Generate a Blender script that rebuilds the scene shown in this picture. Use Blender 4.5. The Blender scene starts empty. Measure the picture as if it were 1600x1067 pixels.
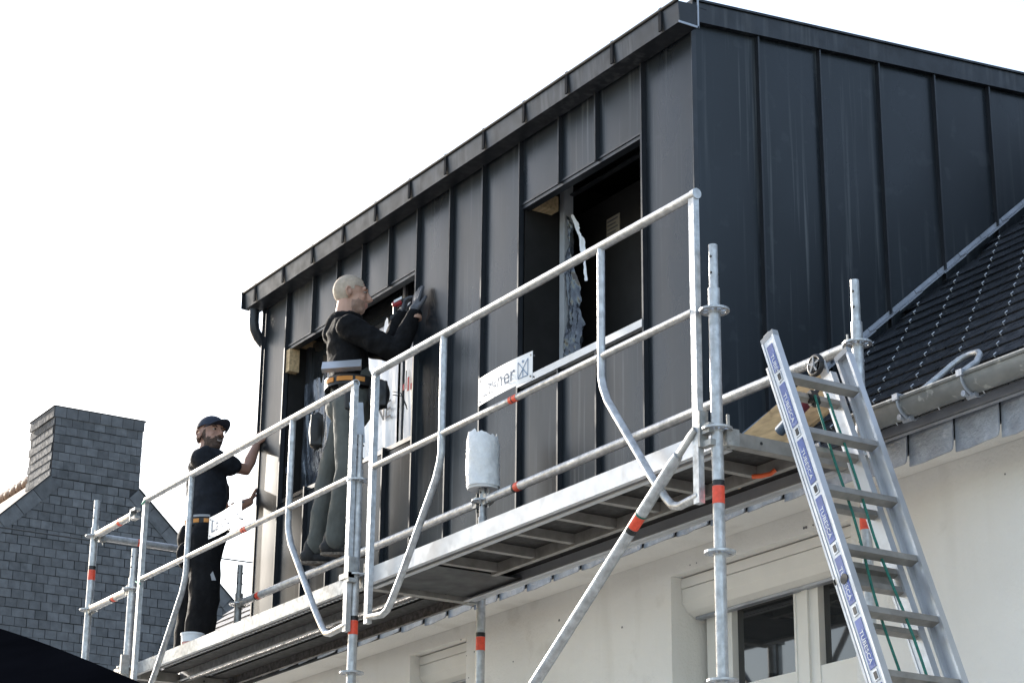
import bpy, math, random
from mathutils import Vector as V, Matrix, noise
random.seed(7)
S = bpy.context.scene; COL = S.collection
R = math.radians
# ------------------------------------------------------------------ camera
cam = bpy.data.cameras.new('camera'); cam.sensor_width = 36; cam.lens = 3330.55/1600*36
cam.clip_start = .1; cam.clip_end = 3000
camo = bpy.data.objects.new('camera', cam); COL.objects.link(camo); S.camera = camo
r_, d_, f_ = V((.528668, .848765, .010372)), V((-.277527, .184384, -.942858)), V((-.802177, .495581, .333033))
mm = Matrix((r_, -d_, -f_)).transposed().to_4x4(); mm.translation = V((6.440409, -4.938105, -2.493198)); camo.matrix_world = mm
# ------------------------------------------------------------------ sky, sun, exposure
SUN_AZ, SUN_EL = R(267), R(20)
w = bpy.data.worlds.new('World'); S.world = w; w.use_nodes = True
nt = w.node_tree; bg = nt.nodes['Background']
sky = nt.nodes.new('ShaderNodeTexSky'); sky.sky_type = 'NISHITA'; sky.sun_disc = False
sky.sun_elevation = SUN_EL; sky.sun_rotation = SUN_AZ; sky.dust_density = 1.2; sky.air_density = 1.0
mx = nt.nodes.new('ShaderNodeMix'); mx.data_type = 'RGBA'; mx.inputs[0].default_value = .13   # thin bright cloud veil over the whole sky
tc = nt.nodes.new('ShaderNodeTexCoord'); nz = nt.nodes.new('ShaderNodeTexNoise'); nz.inputs['Scale'].default_value = 1.6; nz.inputs['Detail'].default_value = 3
mp = nt.nodes.new('ShaderNodeMapRange'); mp.inputs[1].default_value = .3; mp.inputs[2].default_value = .7; mp.inputs[3].default_value = .9; mp.inputs[4].default_value = 1.1
vm = nt.nodes.new('ShaderNodeVectorMath'); vm.operation = 'SCALE'; vm.inputs[0].default_value = (6.2, 6.2, 6.2)
nt.links.new(tc.outputs['Generated'], nz.inputs['Vector']); nt.links.new(nz.outputs[0], mp.inputs[0]); nt.links.new(mp.outputs[0], vm.inputs['Scale'])
nt.links.new(sky.outputs[0], mx.inputs[6]); nt.links.new(vm.outputs[0], mx.inputs[7]); nt.links.new(mx.outputs[2], bg.inputs[0])
bg.inputs[1].default_value = .15
sl = bpy.data.lights.new('sun', 'SUN'); sl.energy = 3.6; sl.angle = R(1.0); sl.color = (1, .93, .84)
so = bpy.data.objects.new('sun', sl); COL.objects.link(so)
sd = V((math.sin(SUN_AZ)*math.cos(SUN_EL), math.cos(SUN_AZ)*math.cos(SUN_EL), math.sin(SUN_EL)))
so.rotation_euler = sd.to_track_quat('Z', 'Y').to_euler()
S.view_settings.view_transform = 'Standard'; S.view_settings.look = 'None'; S.view_settings.exposure = 1.35
S.view_settings.gamma = 1; S.view_settings.use_curve_mapping = False
# ------------------------------------------------------------------ materials
def mat(name, col, rough=.5, metal=0., var=.12, vs=4., bump=0., bs=60., st=(1, 1, 1), streak=0., scol=(.5, .5, .5), sst=(45, 45, .9), lo=.56, hi=.72,
        spots=0., spc=(.3, .3, .25), sps=9., rnd=0., spec=.5, rv=.1, trans=0., alpha=1.):
    m = bpy.data.materials.new(name); m.use_nodes = True; t = m.node_tree; N = t.nodes; L = t.links
    b = N['Principled BSDF']; b.inputs['Metallic'].default_value = metal; b.inputs['Specular IOR Level'].default_value = spec
    b.inputs['Transmission Weight'].default_value = trans; b.inputs['Alpha'].default_value = alpha
    g = N.new('ShaderNodeNewGeometry')
    def nse(scale, stretch, det=4):
        a = N.new('ShaderNodeMapping'); a.inputs['Scale'].default_value = stretch; n = N.new('ShaderNodeTexNoise')
        n.inputs['Scale'].default_value = scale; n.inputs['Detail'].default_value = det
        L.new(g.outputs['Position'], a.inputs[0]); L.new(a.outputs[0], n.inputs['Vector']); return n.outputs[0]
    def rng(s, a, b_, c, d):
        q = N.new('ShaderNodeMapRange'); 
        for i, v in enumerate((a, b_, c, d)): q.inputs[i+1].default_value = v
        L.new(s, q.inputs[0]); return q.outputs[0]
    def mixc(fac, A, B):
        q = N.new('ShaderNodeMix'); q.data_type = 'RGBA'
        if isinstance(fac, float): q.inputs[0].default_value = fac
        else: L.new(fac, q.inputs[0])
        for i, x in ((6, A), (7, B)):
            if isinstance(x, tuple): q.inputs[i].default_value = (*x[:3], 1)
            else: L.new(x, q.inputs[i])
        return q.outputs[2]
    n1 = nse(vs, st)
    c = mixc(rng(n1, .3, .7, 0, 1), tuple(x*(1-var) for x in col), tuple(min(1, x*(1+var)) for x in col))
    if rnd:
        oi = N.new('ShaderNodeObjectInfo'); h = N.new('ShaderNodeHueSaturation'); L.new(rng(oi.outputs['Random'], 0, 1, 1-rnd, 1+rnd), h.inputs['Value']); L.new(c, h.inputs['Color']); c = h.outputs[0]
    if streak:
        s1 = nse(1, sst, 3); s2 = nse(1.3, (1, 1, .5), 2)
        mu = N.new('ShaderNodeMath'); mu.operation = 'MULTIPLY'; L.new(rng(s1, lo, hi, 0, 1), mu.inputs[0]); L.new(rng(s2, .35, .7, 0, streak), mu.inputs[1])
        c = mixc(mu.outputs[0], c, scol)
    if spots:
        s3 = nse(sps, (1, 1, 1), 5); c = mixc(rng(s3, .62, .68, 0, spots), c, spc)
    L.new(c, b.inputs['Base Color'])
    L.new(rng(nse(vs*2.3, st), .3, .7, max(.02, rough-rv), min(1, rough+rv)), b.inputs['Roughness'])
    if bump:
        bu = N.new('ShaderNodeBump'); bu.inputs['Strength'].default_value = bump; bu.inputs['Distance'].default_value = .01
        L.new(nse(bs, st, 5), bu.inputs['Height']); L.new(bu.outputs[0], b.inputs['Normal'])
    return m
ANT = mat('anthracite_zinc', (.014, .018, .0225), .33, 0, .2, 1.1, .22, 2.4, (1, 1, .5), streak=.75, scol=(.14, .15, .155), sst=(34, 34, .9), lo=.54, hi=.74, spots=.10, spc=(.09, .10, .11), sps=8, rv=.09, spec=.32)
ANTR = mat('anthracite_trim', (.019, .022, .027), .42, 0, .2, 6, .05, 30, streak=.8, scol=(.10, .105, .11), sst=(22, 22, 1.6), lo=.5, hi=.65, spec=.35)
ANTB = mat('matt_black_bracket', (.02, .022, .026), .9, 0, .1, 6, spec=.05)
ANTS = mat('anthracite_seam', (.02, .023, .028), .40, 0, .1, 6, spec=.4)
GALV = mat('galvanised_steel', (.47, .48, .49), .44, .5, .26, 30, .15, 120, rv=.15, streak=.45, scol=(.30, .28, .25), sst=(60, 60, 9), lo=.5, hi=.66, spots=.5, spc=(.34, .35, .36), sps=42)
GALD = mat('galvanised_steel_worn', (.33, .33, .32), .5, .5, .25, 26, .15, 100, spots=.4, spc=(.24, .22, .2), sps=30)
ALU = mat('aluminium', (.52, .53, .55), .42, .5, .06, 10, .04, 90, spots=.12, spc=(.5, .5, .5), sps=30)
ALUD = mat('aluminium_weathered', (.27, .255, .235), .5, .4, .22, 14, .1, 70, spots=.5, spc=(.28, .26, .23), sps=16)
PLANKU = mat('perforated_plank', (.16, .15, .145), .6, .3, .5, 30, .9, 70, (1, 1, 1))
PLY = mat('deck_plywood', (.022, .020, .019), .7, 0, .3, 12, .2, 50)
RED = mat('red_sticker', (.80, .085, .04), .5, 0, .12, 60); BLK = mat('black_plastic', (.012, .012, .013), .5); GRN = mat('green_cord', (.02, .16, .12), .7, 0, .3, 90, .5, 300)
WHT = mat('white_paint', (.74, .75, .76), .45, 0, .05, 8); BLU = mat('blue_label', (.07, .11, .33), .4, 0, .25, 18, spots=.35, spc=(.35, .4, .6), sps=30)
INK = mat('blue_grey_ink', (.16, .24, .36), .6); GINK = mat('grey_ink', (.12, .12, .13), .6); RINK = mat('red_ink', (.6, .05, .06), .6)
REND = mat('cream_render', (.80, .785, .745), .88, 0, .06, 1.2, .45, 70, streak=.22, scol=(.50, .47, .40), sst=(7, 7, .7), lo=.5, hi=.7, spots=.25, spc=(.5, .47, .42), sps=3.2)
PVC = mat('cream_pvc', (.74, .725, .68), .42, 0, .04, 5)
SLATE = mat('roof_slate', (.015, .017, .021), .34, 0, .3, 9, .3, 45, rnd=.35, spots=.2, spc=(.12, .13, .14), sps=16)
GSL = mat('gable_slate', (.088, .094, .104), .8, 0, .18, 7, .3, 20, spec=.15, rnd=.20, spots=.55, spc=(.045, .05, .055), sps=2.1)
GSD = mat('slate_gap', (.018, .020, .024), .9)
FSL = mat('eave_slate', (.27, .29, .33), .45, 0, .25, 11, .5, 60, rnd=.15, spots=.4, spc=(.5, .52, .55), sps=22, spec=.8)
ZINC = mat('zinc', (.32, .34, .38), .45, .45, .16, 9, .08, 60, spots=.3, spc=(.28, .29, .31), sps=14)
ZGUT = mat('weathered_zinc_gutter', (.22, .225, .22), .55, .3, .2, 9, .15, 50, streak=.5, scol=(.25, .25, .24), sst=(14, 14, 2), spots=.5, spc=(.6, .6, .56), sps=20)
WOOD = mat('pine_board', (.50, .36, .20), .75, 0, .28, 4, .25, 30, (2, 14, 14), spots=.3, spc=(.2, .12, .06), sps=18)
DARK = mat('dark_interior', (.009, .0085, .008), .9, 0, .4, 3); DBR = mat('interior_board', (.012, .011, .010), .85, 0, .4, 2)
FRM = mat('window_profile', (.42, .44, .46), .4, 0, .1, 8); FRMD = mat('dark_window_profile', (.03, .032, .036), .4)
FILM = mat('white_film', (.85, .87, .9), .25, 0, .08, 6, .5, 9, (1, 1, .35)); PLAS = mat('grey_plastic', (.05, .058, .072), .10, 0, .7, 22, .8, 18, (1, 1, .45), rv=.05, alpha=.88, spec=1.)
LEADG = mat('cream_sill', (.55, .56, .57), .4, .2, .06, 8)
TARP = mat('black_canopy', (.0035, .0037, .005), .95, 0, .3, 2, .15, 5, spec=0.)
GRD = mat('pavement', (.30, .29, .27), .9, 0, .2, .7, .3, 8)
TILE = mat('roof_tile', (.20, .12, .08), .8, 0, .35, 4, .4, 12, spots=.5, spc=(.06, .05, .045), sps=5)
PAPER = mat('paper_roll', (.88, .87, .86), .8, 0, .04, 10, .35, 22); WRAP = mat('plastic_wrap', (.88, .87, .86), .3, 0, .08, 20, .9, 24)
SKIN = mat('skin', (.50, .30, .22), .55, 0, .1, 14, .1, 80); SKIN2 = mat('tanned_skin', (.36, .205, .15), .55, 0, .12, 14, .1, 80)
STUB = mat('stubble', (.33, .215, .165), .7, 0, .2, 60, .3, 300); BEARD = mat('beard', (.085, .055, .042), .85, 0, .4, 90, .6, 300)
HAIRB = mat('cropped_blond_hair', (.47, .385, .30), .8, 0, .15, 40, .5, 260); LIP = mat('lips', (.40, .20, .16), .5); EYEW = mat('eye', (.36, .32, .30), .3); EYEB = mat('iris', (.02, .015, .01), .2)
HOOD = mat('black_sweatshirt', (.006, .006, .007), .9, 0, .2, 20, .3, 90, spec=.2); TEE = mat('charcoal_tshirt', (.014, .016, .021), .9, 0, .15, 20, .3, 80, spec=.25)
TRG = mat('grey_green_trousers', (.10, .106, .098), .85, 0, .15, 9, .4, 40); TRB = mat('black_trousers', (.007, .007, .008), .85, 0, .2, 9, .4, 40, spec=.2)
SHOE = mat('dark_shoe', (.018, .017, .017), .7, 0, .2, 20, .2, 50); SOLE = mat('shoe_sole', (.16, .13, .10), .8, 0, .5, 60, .4, 80)
NAVY = mat('navy_cap', (.018, .027, .05), .8, 0, .1, 20, .2, 90); GREYF = mat('grey_trim', (.32, .33, .35), .7)
GLOVE = mat('grey_glove', (.085, .09, .105), .8, 0, .25, 40, .3, 90); ORNG = mat('orange_webbing', (.62, .26, .06), .7); ORCL = mat('orange_clip', (.75, .12, .03), .5)
MAR = mat('maroon_cartridge', (.12, .015, .03), .4); BLC = mat('blue_grey_cartridge', (.10, .15, .22), .4)
GLASS = mat('window_glass', (.02, .022, .024), .03, 0, .1, 3, rv=.01, spec=.9)
# ------------------------------------------------------------------ builders
ORG = {}
def tag(o, label=None, cat=None, group=None, kind=None):
    for k, v in (('label', label), ('category', cat), ('group', group), ('kind', kind)):
        if v: o[k] = v
    return o
def thing(name, label, cat, loc, group=None):
    o = bpy.data.objects.new(name, None); o.empty_display_size = .1; COL.objects.link(o); o.location = loc; ORG[o] = V(loc); return tag(o, label, cat, group)
class MB:
    def __init__(s): s.v = []; s.f = []; s.m = []
    def add(s, vs, fs, mi=0):
        n = len(s.v); s.v += [V(v) for v in vs]; s.f += [tuple(i+n for i in f) for f in fs]; s.m += [mi]*len(fs); return s
    def box(s, x0, x1, y0, y1, z0, z1, mi=0):
        return s.add([(x0, y0, z0), (x1, y0, z0), (x1, y1, z0), (x0, y1, z0), (x0, y0, z1), (x1, y0, z1), (x1, y1, z1), (x0, y1, z1)],
                     [(0, 3, 2, 1), (4, 5, 6, 7), (0, 1, 5, 4), (1, 2, 6, 5), (2, 3, 7, 6), (3, 0, 4, 7)], mi)
    def obox(s, c, a, b, d, mi=0):
        c, a, b, d = V(c), V(a), V(b), V(d); q = [c+i*a+j*b+k*d for k in (-1, 1) for i, j in ((-1, -1), (1, -1), (1, 1), (-1, 1))]
        fs = [(0, 3, 2, 1), (4, 5, 6, 7), (0, 1, 5, 4), (1, 2, 6, 5), (2, 3, 7, 6), (3, 0, 4, 7)]
        if a.cross(b).dot(d) < 0: fs = [f[::-1] for f in fs]
        return s.add(q, fs, mi)
    def extr(s, poly, vec, mi=0):
        n = len(poly); P = [V(p) for p in poly]; vec = V(vec)
        nr = V((0, 0, 0))
        for i in range(n): nr += P[i].cross(P[(i+1) % n])
        fl = nr.dot(vec) > 0; Q = P+[p+vec for p in P]
        fs = [tuple(range(n)), tuple(range(2*n-1, n-1, -1))]+[(i, i+n, (i+1) % n+n, (i+1) % n) for i in range(n)]
        if fl: fs = [f[::-1] for f in fs]
        return s.add(Q, fs, mi)
    def tube(s, pts, r, n=12, mi=0, sq=1., up=None, cap=True):
        P = [V(p) for p in pts]; m = len(P); rr = r if isinstance(r, (list, tuple)) else [r]*m
        t0 = (P[1]-P[0]).normalized(); a = V(up) if up else (V((0, 0, 1)) if abs(t0.z) < .9 else V((1, 0, 0)))
        a = (a-t0*a.dot(t0)).normalized(); vs = []; 
        for i in range(m):
            t = ((P[min(i+1, m-1)]-P[max(i-1, 0)])).normalized(); a = (a-t*a.dot(t)).normalized(); b = t.cross(a)
            sc = 1.
            if 0 < i < m-1:
                cs = (P[i+1]-P[i]).normalized().dot((P[i]-P[i-1]).normalized()); sc = 1/math.sqrt(max(.3, (1+cs)/2))
            vs += [P[i]+(a*math.cos(2*math.pi*k/n)*sq+b*math.sin(2*math.pi*k/n))*rr[i] for k in range(n)]
        fs = [(i*n+k, i*n+(k+1) % n, (i+1)*n+(k+1) % n, (i+1)*n+k) for i in range(m-1) for k in range(n)]
        if cap: fs += [tuple(range(n-1, -1, -1)), tuple((m-1)*n+k for k in range(n))]
        return s.add(vs, fs, mi)
    def pipe(s, a, b, ro, ri, n=14, mi=0, depth=.06):     # tube with an open, hollow end at b
        a, b = V(a), V(b); t = (b-a).normalized(); u = V((0, 0, 1)) if abs(t.z) < .9 else V((1, 0, 0)); u = (u-t*u.dot(t)).normalized(); w_ = t.cross(u)
        rings = [(a, ro), (b, ro), (b, ri), (b-t*depth, ri)]; vs = [c+(u*math.cos(6.28318*k/n)+w_*math.sin(6.28318*k/n))*r for c, r in rings for k in range(n)]
        fs = [(i*n+k, i*n+(k+1) % n, (i+1)*n+(k+1) % n, (i+1)*n+k) for i in range(3) for k in range(n)]+[tuple(range(n-1, -1, -1)), tuple(3*n+k for k in range(n))]
        return s.add(vs, fs, mi)
    def ell(s, c, a, b, d, n=14, m=9, mi=0):
        c, a, b, d = V(c), V(a), V(b), V(d); vs = [c+d]
        if a.cross(b).dot(d) < 0: b = -b
        for i in range(1, m):
            th = math.pi*i/m
            vs += [c+d*math.cos(th)+(a*math.cos(6.28318*k/n)+b*math.sin(6.28318*k/n))*math.sin(th) for k in range(n)]
        vs.append(c-d); e = len(vs)-1
        fs = [(0, 1+k, 1+(k+1) % n) for k in range(n)]+[(1+(i)*n+k, 1+(i+1)*n+k, 1+(i+1)*n+(k+1) % n, 1+i*n+(k+1) % n) for i in range(m-2) for k in range(n)]+[(1+(m-2)*n+(k+1) % n, 1+(m-2)*n+k, e) for k in range(n)]
        return s.add(vs, fs, mi)
    def limb(s, pts, rr, n=14, sq=1., up=None):
        P = [V(p) for p in pts]; s.tube(P, rr, n, sq=sq, up=up)
        for p, r in ((P[0], rr[0]), (P[-1], rr[-1])): s.ell(p, (r*.97, 0, 0), (0, r*.97, 0), (0, 0, r*.97), 12, 8)
        return s
    def mesh(s, name, mats, o=V((0, 0, 0)), smooth=None):
        me = bpy.data.meshes.new(name); me.from_pydata([v-o for v in s.v], [], s.f)
        for m in (mats if isinstance(mats, (list, tuple)) else [mats]): me.materials.append(m)
        if any(s.m): me.polygons.foreach_set('material_index', s.m)
        if smooth is not None:
            me.polygons.foreach_set('use_smooth', [True]*len(me.polygons)); me.set_sharp_from_angle(angle=R(smooth))
        me.update(); return me
    def build(s, name, mats, parent=None, smooth=None, **k):
        o0 = ORG.get(parent, V((0, 0, 0))) if parent else V((0, 0, 0))
        o = bpy.data.objects.new(name, s.mesh(name, mats, o0, smooth)); COL.objects.link(o)
        if parent: o.parent = parent; ORG[o] = o0
        else: ORG[o] = V((0, 0, 0))
        return tag(o, **k)
def inst(name, me, parent, loc, rot=None):
    o = bpy.data.objects.new(name, me); COL.objects.link(o); o.parent = parent; o.location = V(loc)-ORG[parent]
    if rot is not None: o.rotation_euler = rot
    return o
def text(name, s, size, o, rx, up, m, parent, ext=.0008, sx=1.):
    c = bpy.data.curves.new(name, 'FONT'); c.body = s; c.size = size; c.extrude = ext; c.resolution_u = 3
    t = bpy.data.objects.new(name, c); me = bpy.data.meshes.new_from_object(t); bpy.data.objects.remove(t)
    rx, up = V(rx).normalized(), V(up).normalized(); nn = rx.cross(up); o = V(o)-ORG[parent]
    for v in me.vertices: v.co = o+rx*v.co.x*sx+up*v.co.y+nn*v.co.z
    me.materials.clear(); me.materials.append(m); ob = bpy.data.objects.new(name, me); COL.objects.link(ob); ob.parent = parent; return ob
def remesh(mb, name, mats, parent, voxel=.008, it=3, fac=.6, disp=0, dfreq=(6, 6, 6), region=None):
    o = bpy.data.objects.new(name, mb.mesh(name, mats, V((0, 0, 0)))); COL.objects.link(o)
    a = o.modifiers.new('r', 'REMESH'); a.mode = 'VOXEL'; a.voxel_size = voxel
    b = o.modifiers.new('s', 'SMOOTH'); b.iterations = it; b.factor = fac
    bpy.context.view_layer.update(); dg = bpy.context.evaluated_depsgraph_get(); me = bpy.data.meshes.new_from_object(o.evaluated_get(dg)); o.modifiers.clear()
    if disp:
        nn = [v.normal.copy() for v in me.vertices]
        for v, n in zip(me.vertices, nn):
            p = v.co; q = V((p.x*dfreq[0], p.y*dfreq[1], p.z*dfreq[2]))
            h = noise.noise(q); h2 = noise.noise(q*2.3+V((5, 1, 2))); v.co += n*disp*(1-2.2*abs(h)+.5*h2)
    if region:
        ix = [region(p.center) for p in me.polygons]; me.polygons.foreach_set('material_index', ix)
    me.polygons.foreach_set('use_smooth', [True]*len(me.polygons))
    o0 = ORG[parent]; me.transform(Matrix.Translation(-o0)); o.data = me; o.parent = parent; ORG[o] = o0; o.data.name = name; return o
def lerp(a, b, t): return a+(b-a)*t
# ------------------------------------------------------------------ ground
MB().box(-90, 60, -60, 60, -4.6, -4.1).build('ground', GRD, kind='structure')
# ------------------------------------------------------------------ house
T40, C40, S40 = .841, .7653, .6436
def rz(y): return .095+T40*(y-.8)
house = thing('house', 'cream rendered house with dark slate roof under the black roof extension', 'house', (-3, 3, -4.1))
WY = 1.15
RX0, RX1, RZT = -1.90, -.55, -.075; LX0, LX1, LZT = -4.52, -3.87, -.045
wl = MB()
zt = .06
wl.box(-9.0, LX0, WY, WY+.3, -4.1, zt).box(LX0, LX1, WY, WY+.3, LZT, zt).box(LX0, LX1, WY, WY+.3, -4.1, -1.3).box(LX1, RX0, WY, WY+.3, -4.1, zt)
wl.box(RX0, RX1, WY, WY+.3, RZT, zt).box(RX0, RX1, WY, WY+.3, -4.1, -1.45).box(RX1, 4.2, WY, WY+.3, -4.1, zt)
wl.box(-9.0, -8.75, WY+.301, 8.6, -4.1, .4).box(3.95, 4.2, WY+.301, 8.6, -4.1, .4).box(-9.0, 4.2, 8.6, 8.9, -4.1, .4)
for x0 in (-8.998, 3.952): wl.extr([(x0, 1.5, .41), (x0, 8.6, .41), (x0, 5.1, 3.45)], (.245, 0, 0))
wl.build('wall', REND, house)
for i in range(16):
    x_, z_ = random.uniform(-4.2, 1.6), random.uniform(-.30, -.01)
    if RX0-.02 < x_ < RX1+.02 and z_ < RZT+.02: z_ = -.05
    MB().tube([(x_, WY-.001, z_), (x_, WY-.0025, z_)], random.uniform(.003, .007), 7).build('insect_stain', GINK, house)
rf = MB(); 
rf.extr([(-9.1, .89, rz(.89)-.015), (-9.1, 5.1, rz(5.1)-.02), (-9.1, 5.1, rz(5.1)-.2), (-9.1, 1.02, rz(1.02)-.07)], (13.5, 0, 0))
rf.extr([(-9.1, 5.102, rz(5.1)-.02), (-9.1, 9.4, rz(.8)-.02), (-9.1, 9.4, rz(.8)-.15), (-9.1, 5.102, rz(5.1)-.2)], (13.5, 0, 0))
roof = rf.build('roof', GSD, house)
# slates on the main roof, laid in rows with half-slate offsets
Sdir = V((0, C40, S40)); Nn = V((0, -S40, C40))
def slate_mb(wd=.243, ln=.29, th=.006):
    m = MB(); a = V((1, 0, 0)); tilt = .055; d = (Sdir*math.cos(tilt)-Nn*math.sin(tilt)); n2 = d.cross(V((-1, 0, 0))) if 0 else (Nn*math.cos(tilt)+Sdir*math.sin(tilt))
    m.obox(d*ln/2+n2*.017, a*wd/2, d*ln/2, n2*th/2); return m
smesh = [slate_mb(.243-.002*i).mesh('slate', SLATE) for i in range(3)]
hook = MB(); rest = MB(); cnt = 0; base = slate_mb()
for k in range(34):
    y = .80+k*.155*C40; p0 = V((0, y, rz(y)))
    for j in range(-60, 24):
        x = -1.31+j*.25+(k*.155) % .25
        if x > 4.3 or x < -9.05: continue
        if -6.35 < x < -1.43 and y > .95: continue
        if x-.12 < -1.42 < x+.1 and y > .95: continue
        p = p0+V((x+random.uniform(-.002, .002), 0, 0))
        vis = (x > -1.45 and x < 1.15-.95*(y-.8)+.35 and y < 3.7)
        if vis or (x < -8.0 and 1.6 < y < 2.6 and 0): 
            inst('slate', smesh[(j*7+k) % 3], roof, p, (random.uniform(-.006, .006), random.uniform(-.004, .004), random.uniform(-.004, .004))); cnt += 1
        else: rest.add([v+p for v in base.v], base.f)
        if x > -1.45 and x < 2: hook.tube([p-Sdir*.008+Nn*.018, p-Sdir*.010+Nn*.030, p+Sdir*.012+Nn*.030], .0028, 5)
print('individual roof slates', cnt)
rest.build('slate_field', SLATE, roof, kind='stuff')
hook.build('slate_hook', ALU, roof, kind='stuff')
for k in range(24):
    y = .95+k*.22*C40; c = V((-1.392, y+.08, rz(y+.08)))
    MB().obox(c+Nn*(.045+.004*(k % 2)), (.023, 0, 0), Sdir*.108, Nn*.003).obox(c+V((-.026, 0, 0))+Nn*.058, (.002, 0, 0), Sdir*.108, Nn*.012).build('verge_flashing', ZINC, house)
# slates hung on the eave board
def fz(x):
    P = [(-10, .06), (-6.4, .045), (-4.7, .012), (-3.3, -.016), (-2.4, -.005), (-1.4, .004), (-.8, 0), (0, -.030), (.77, -.05), (4.5, -.06)]
    for (a, b), (c, d) in zip(P, P[1:]):
        if a <= x <= c: return b+(d-b)*(x-a)/(c-a)
    return 0
MB().box(-9.05, 4.2, .915, WY-.002, -.0+.03, .045).build('soffit', REND, house); MB().box(-9.05, 4.2, .905, .925, -.0+.02, .14).build('eave_board', GSD, house)
x = -9.0; i = 0
while x < 4.1:
    wd = .272+random.uniform(-.01, .01); z0 = fz(x+wd/2)+random.uniform(-.004, .004); tl = .019
    pts = []
    for (ux, uz) in ((0, .21), (0, .002), (wd*.3, -.001+random.uniform(-.003, .003)), (wd*.6, .002+random.uniform(-.003, .003)), (wd-.018, .002), (wd-.007, .008), (wd-.002, .024), (wd, .045), (wd, .21)):
        pts.append((x+ux, .897-tl*(ux/wd)+.008*uz/.21, z0+uz))
    MB().extr(pts, (0, .007, 0)).build('eave_slate', FSL, house); x += wd-.004; i += 1
# zinc gutter and drip edge, right of the extension
gx0 = -.10
gut = MB(); n = 12; gr = .062; cy, cz = .775, .178
prof = [(cy-gr*math.cos(math.pi*k/n), cz-gr*1.05*math.sin(math.pi*k/n)) for k in range(n+1)]
prof2 = [(cy-(gr-.003)*math.cos(math.pi*k/n), cz-(gr-.003)*1.05*math.sin(math.pi*k/n)) for k in range(n, -1, -1)]
gut.extr([(gx0, a, b) for a, b in prof+prof2], (4.3, 0, 0)); gut.tube([(gx0, cy-gr-.004, cz+.004), (gx0+4.3, cy-gr-.004, cz+.004)], .009, 8)
gutter = gut.build('gutter', ZGUT, house, smooth=35)
for gx in (.275, .647, 1.02, 1.42, 1.85, 2.3, 2.8, 3.4):
    b = MB(); b.tube([(gx, a, b_) for a, b_ in [(cy-(gr+.006)*math.cos(math.pi*k/8), cz-(gr+.006)*1.05*math.sin(math.pi*k/8)) for k in range(9)]], .010, 8, sq=.4)
    b.box(gx-.016, gx+.016, cy-gr-.02, cy-gr+.004, cz-.006, cz+.02); b.tube([(gx-.03, cy-.01, cz-gr-.012), (gx+.02, cy-.01, cz-gr-.012)], .012, 8).tube([(gx-.02, cy-.045, cz-gr-.004), (gx-.02, cy-.02, cz-gr-.004)], .013, 8)
    b.build('gutter_bracket', ZINC, gutter, smooth=35)
MB().extr([(gx0-2, .872, .158), (gx0-2, .852, .158), (gx0-2, .866, .098), (gx0-2, .872, .098)], (6.2, 0, 0)).tube([(gx0-2, .868, .094), (gx0+4.2, .868, .094)], .0085, 8).build('drip_edge', ZINC, house, smooth=35)
lp = [(.147, .951, .285), (.165, 1.05, .370), (.178, 1.123, .435), (.205, 1.155, .462), (.245, 1.166, .470), (.300, 1.150, .458), (.345, 1.115, .428), (.378, 1.06, .375), (.372, 1.005, .335), (.362, .95, .290), (.353, .899, .245)]
MB().tube(lp, .0135, 10).build('roof_safety_loop', GALV, house, smooth=60)
# windows of the ground storey
def panes(parent_name, X0, X1, ztop, zb, splits, mid=None, fl=.05):
    fr = MB(); y0, y1 = 1.335, 1.40
    fr.box(X0, X0+fl, y0, y1, zb, ztop).box(X1-.05, X1, y0, y1, zb, ztop).box(X0+fl, X1-.05, y0, y1, ztop-.03, ztop).box(X0+fl, X1-.05, y0, y1, zb, zb+.05)
    wn = fr.build('window', PVC, house); mid = mid or (X0+X1)/2
    for a, b in ((X0+fl+.002, mid-.012), (mid+.012, X1-.052)):
        s = MB(); st = .075; yy0, yy1 = 1.318, 1.385; zt_, zb_ = ztop-.032, zb+.052
        s.box(a, a+st, yy0, yy1, zb_, zt_).box(b-st, b, yy0, yy1, zb_, zt_).box(a+st, b-st, yy0, yy1, zt_-.03, zt_).box(a+st, b-st, yy0, yy1, zb_, zb_+st)
        zz = zt_
        for zq in splits: s.box(a+st, b-st, yy0, yy1, zq-.06, zq+.06)
        s.build('sash', PVC, wn); sv = [zt_-.03]+[q for zq in splits for q in (zq+.06, zq-.06)]+[zb_+st]
        for i in range(0, len(sv), 2): MB().box(a+st-.004, b-st+.004, 1.35, 1.362, sv[i+1]-.004, sv[i]+.004).build('pane', GLASS, wn)
        MB().box(a+st-.012, a+st+.001, yy0-.004, yy1-.03, zb_+st, zt_-.03).box(b-st-.001, b-st+.012, yy0-.004, yy1-.03, zb_+st, zt_-.03).build('glazing_bead', PVC, wn)
    MB().box(mid-.02, mid+.02, 1.306, 1.34, zb_, zt_).build('cover_strip', PVC, wn)
    return wn
panes('w', -1.86, -.59, -.205, -1.45, (-.70,), -1.075, .15); panes('w', -4.50, -3.89, -.20, -1.3, (-.70,))
for X0, X1, zt_ in ((RX0+.003, RX1-.003, RZT-.004), (LX0+.003, LX1-.003, LZT-.004)):
    pf = [(1.215, zt_-.055), (1.215, zt_-.125), (1.245, zt_-.165), (1.285, zt_-.185), (1.33, zt_-.185), (1.33, zt_-.055)]
    sb = MB().extr([(X0, a, b) for a, b in pf], (X1-X0, 0, 0)).build('shutter_box', PVC, house)
    MB().box(X0, X1, 1.21, 1.33, zt_-.052, zt_-.004).build('box_cover', PVC, sb)
    MB().box(X0+.02, X1-.02, 1.28, 1.314, zt_-.20, zt_-.186).build('shutter_slat', ZINC, sb)
MB().box(RX0, RX1, 1.10, 1.45, -1.49, -1.452).build('window_sill', REND, house)
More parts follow.
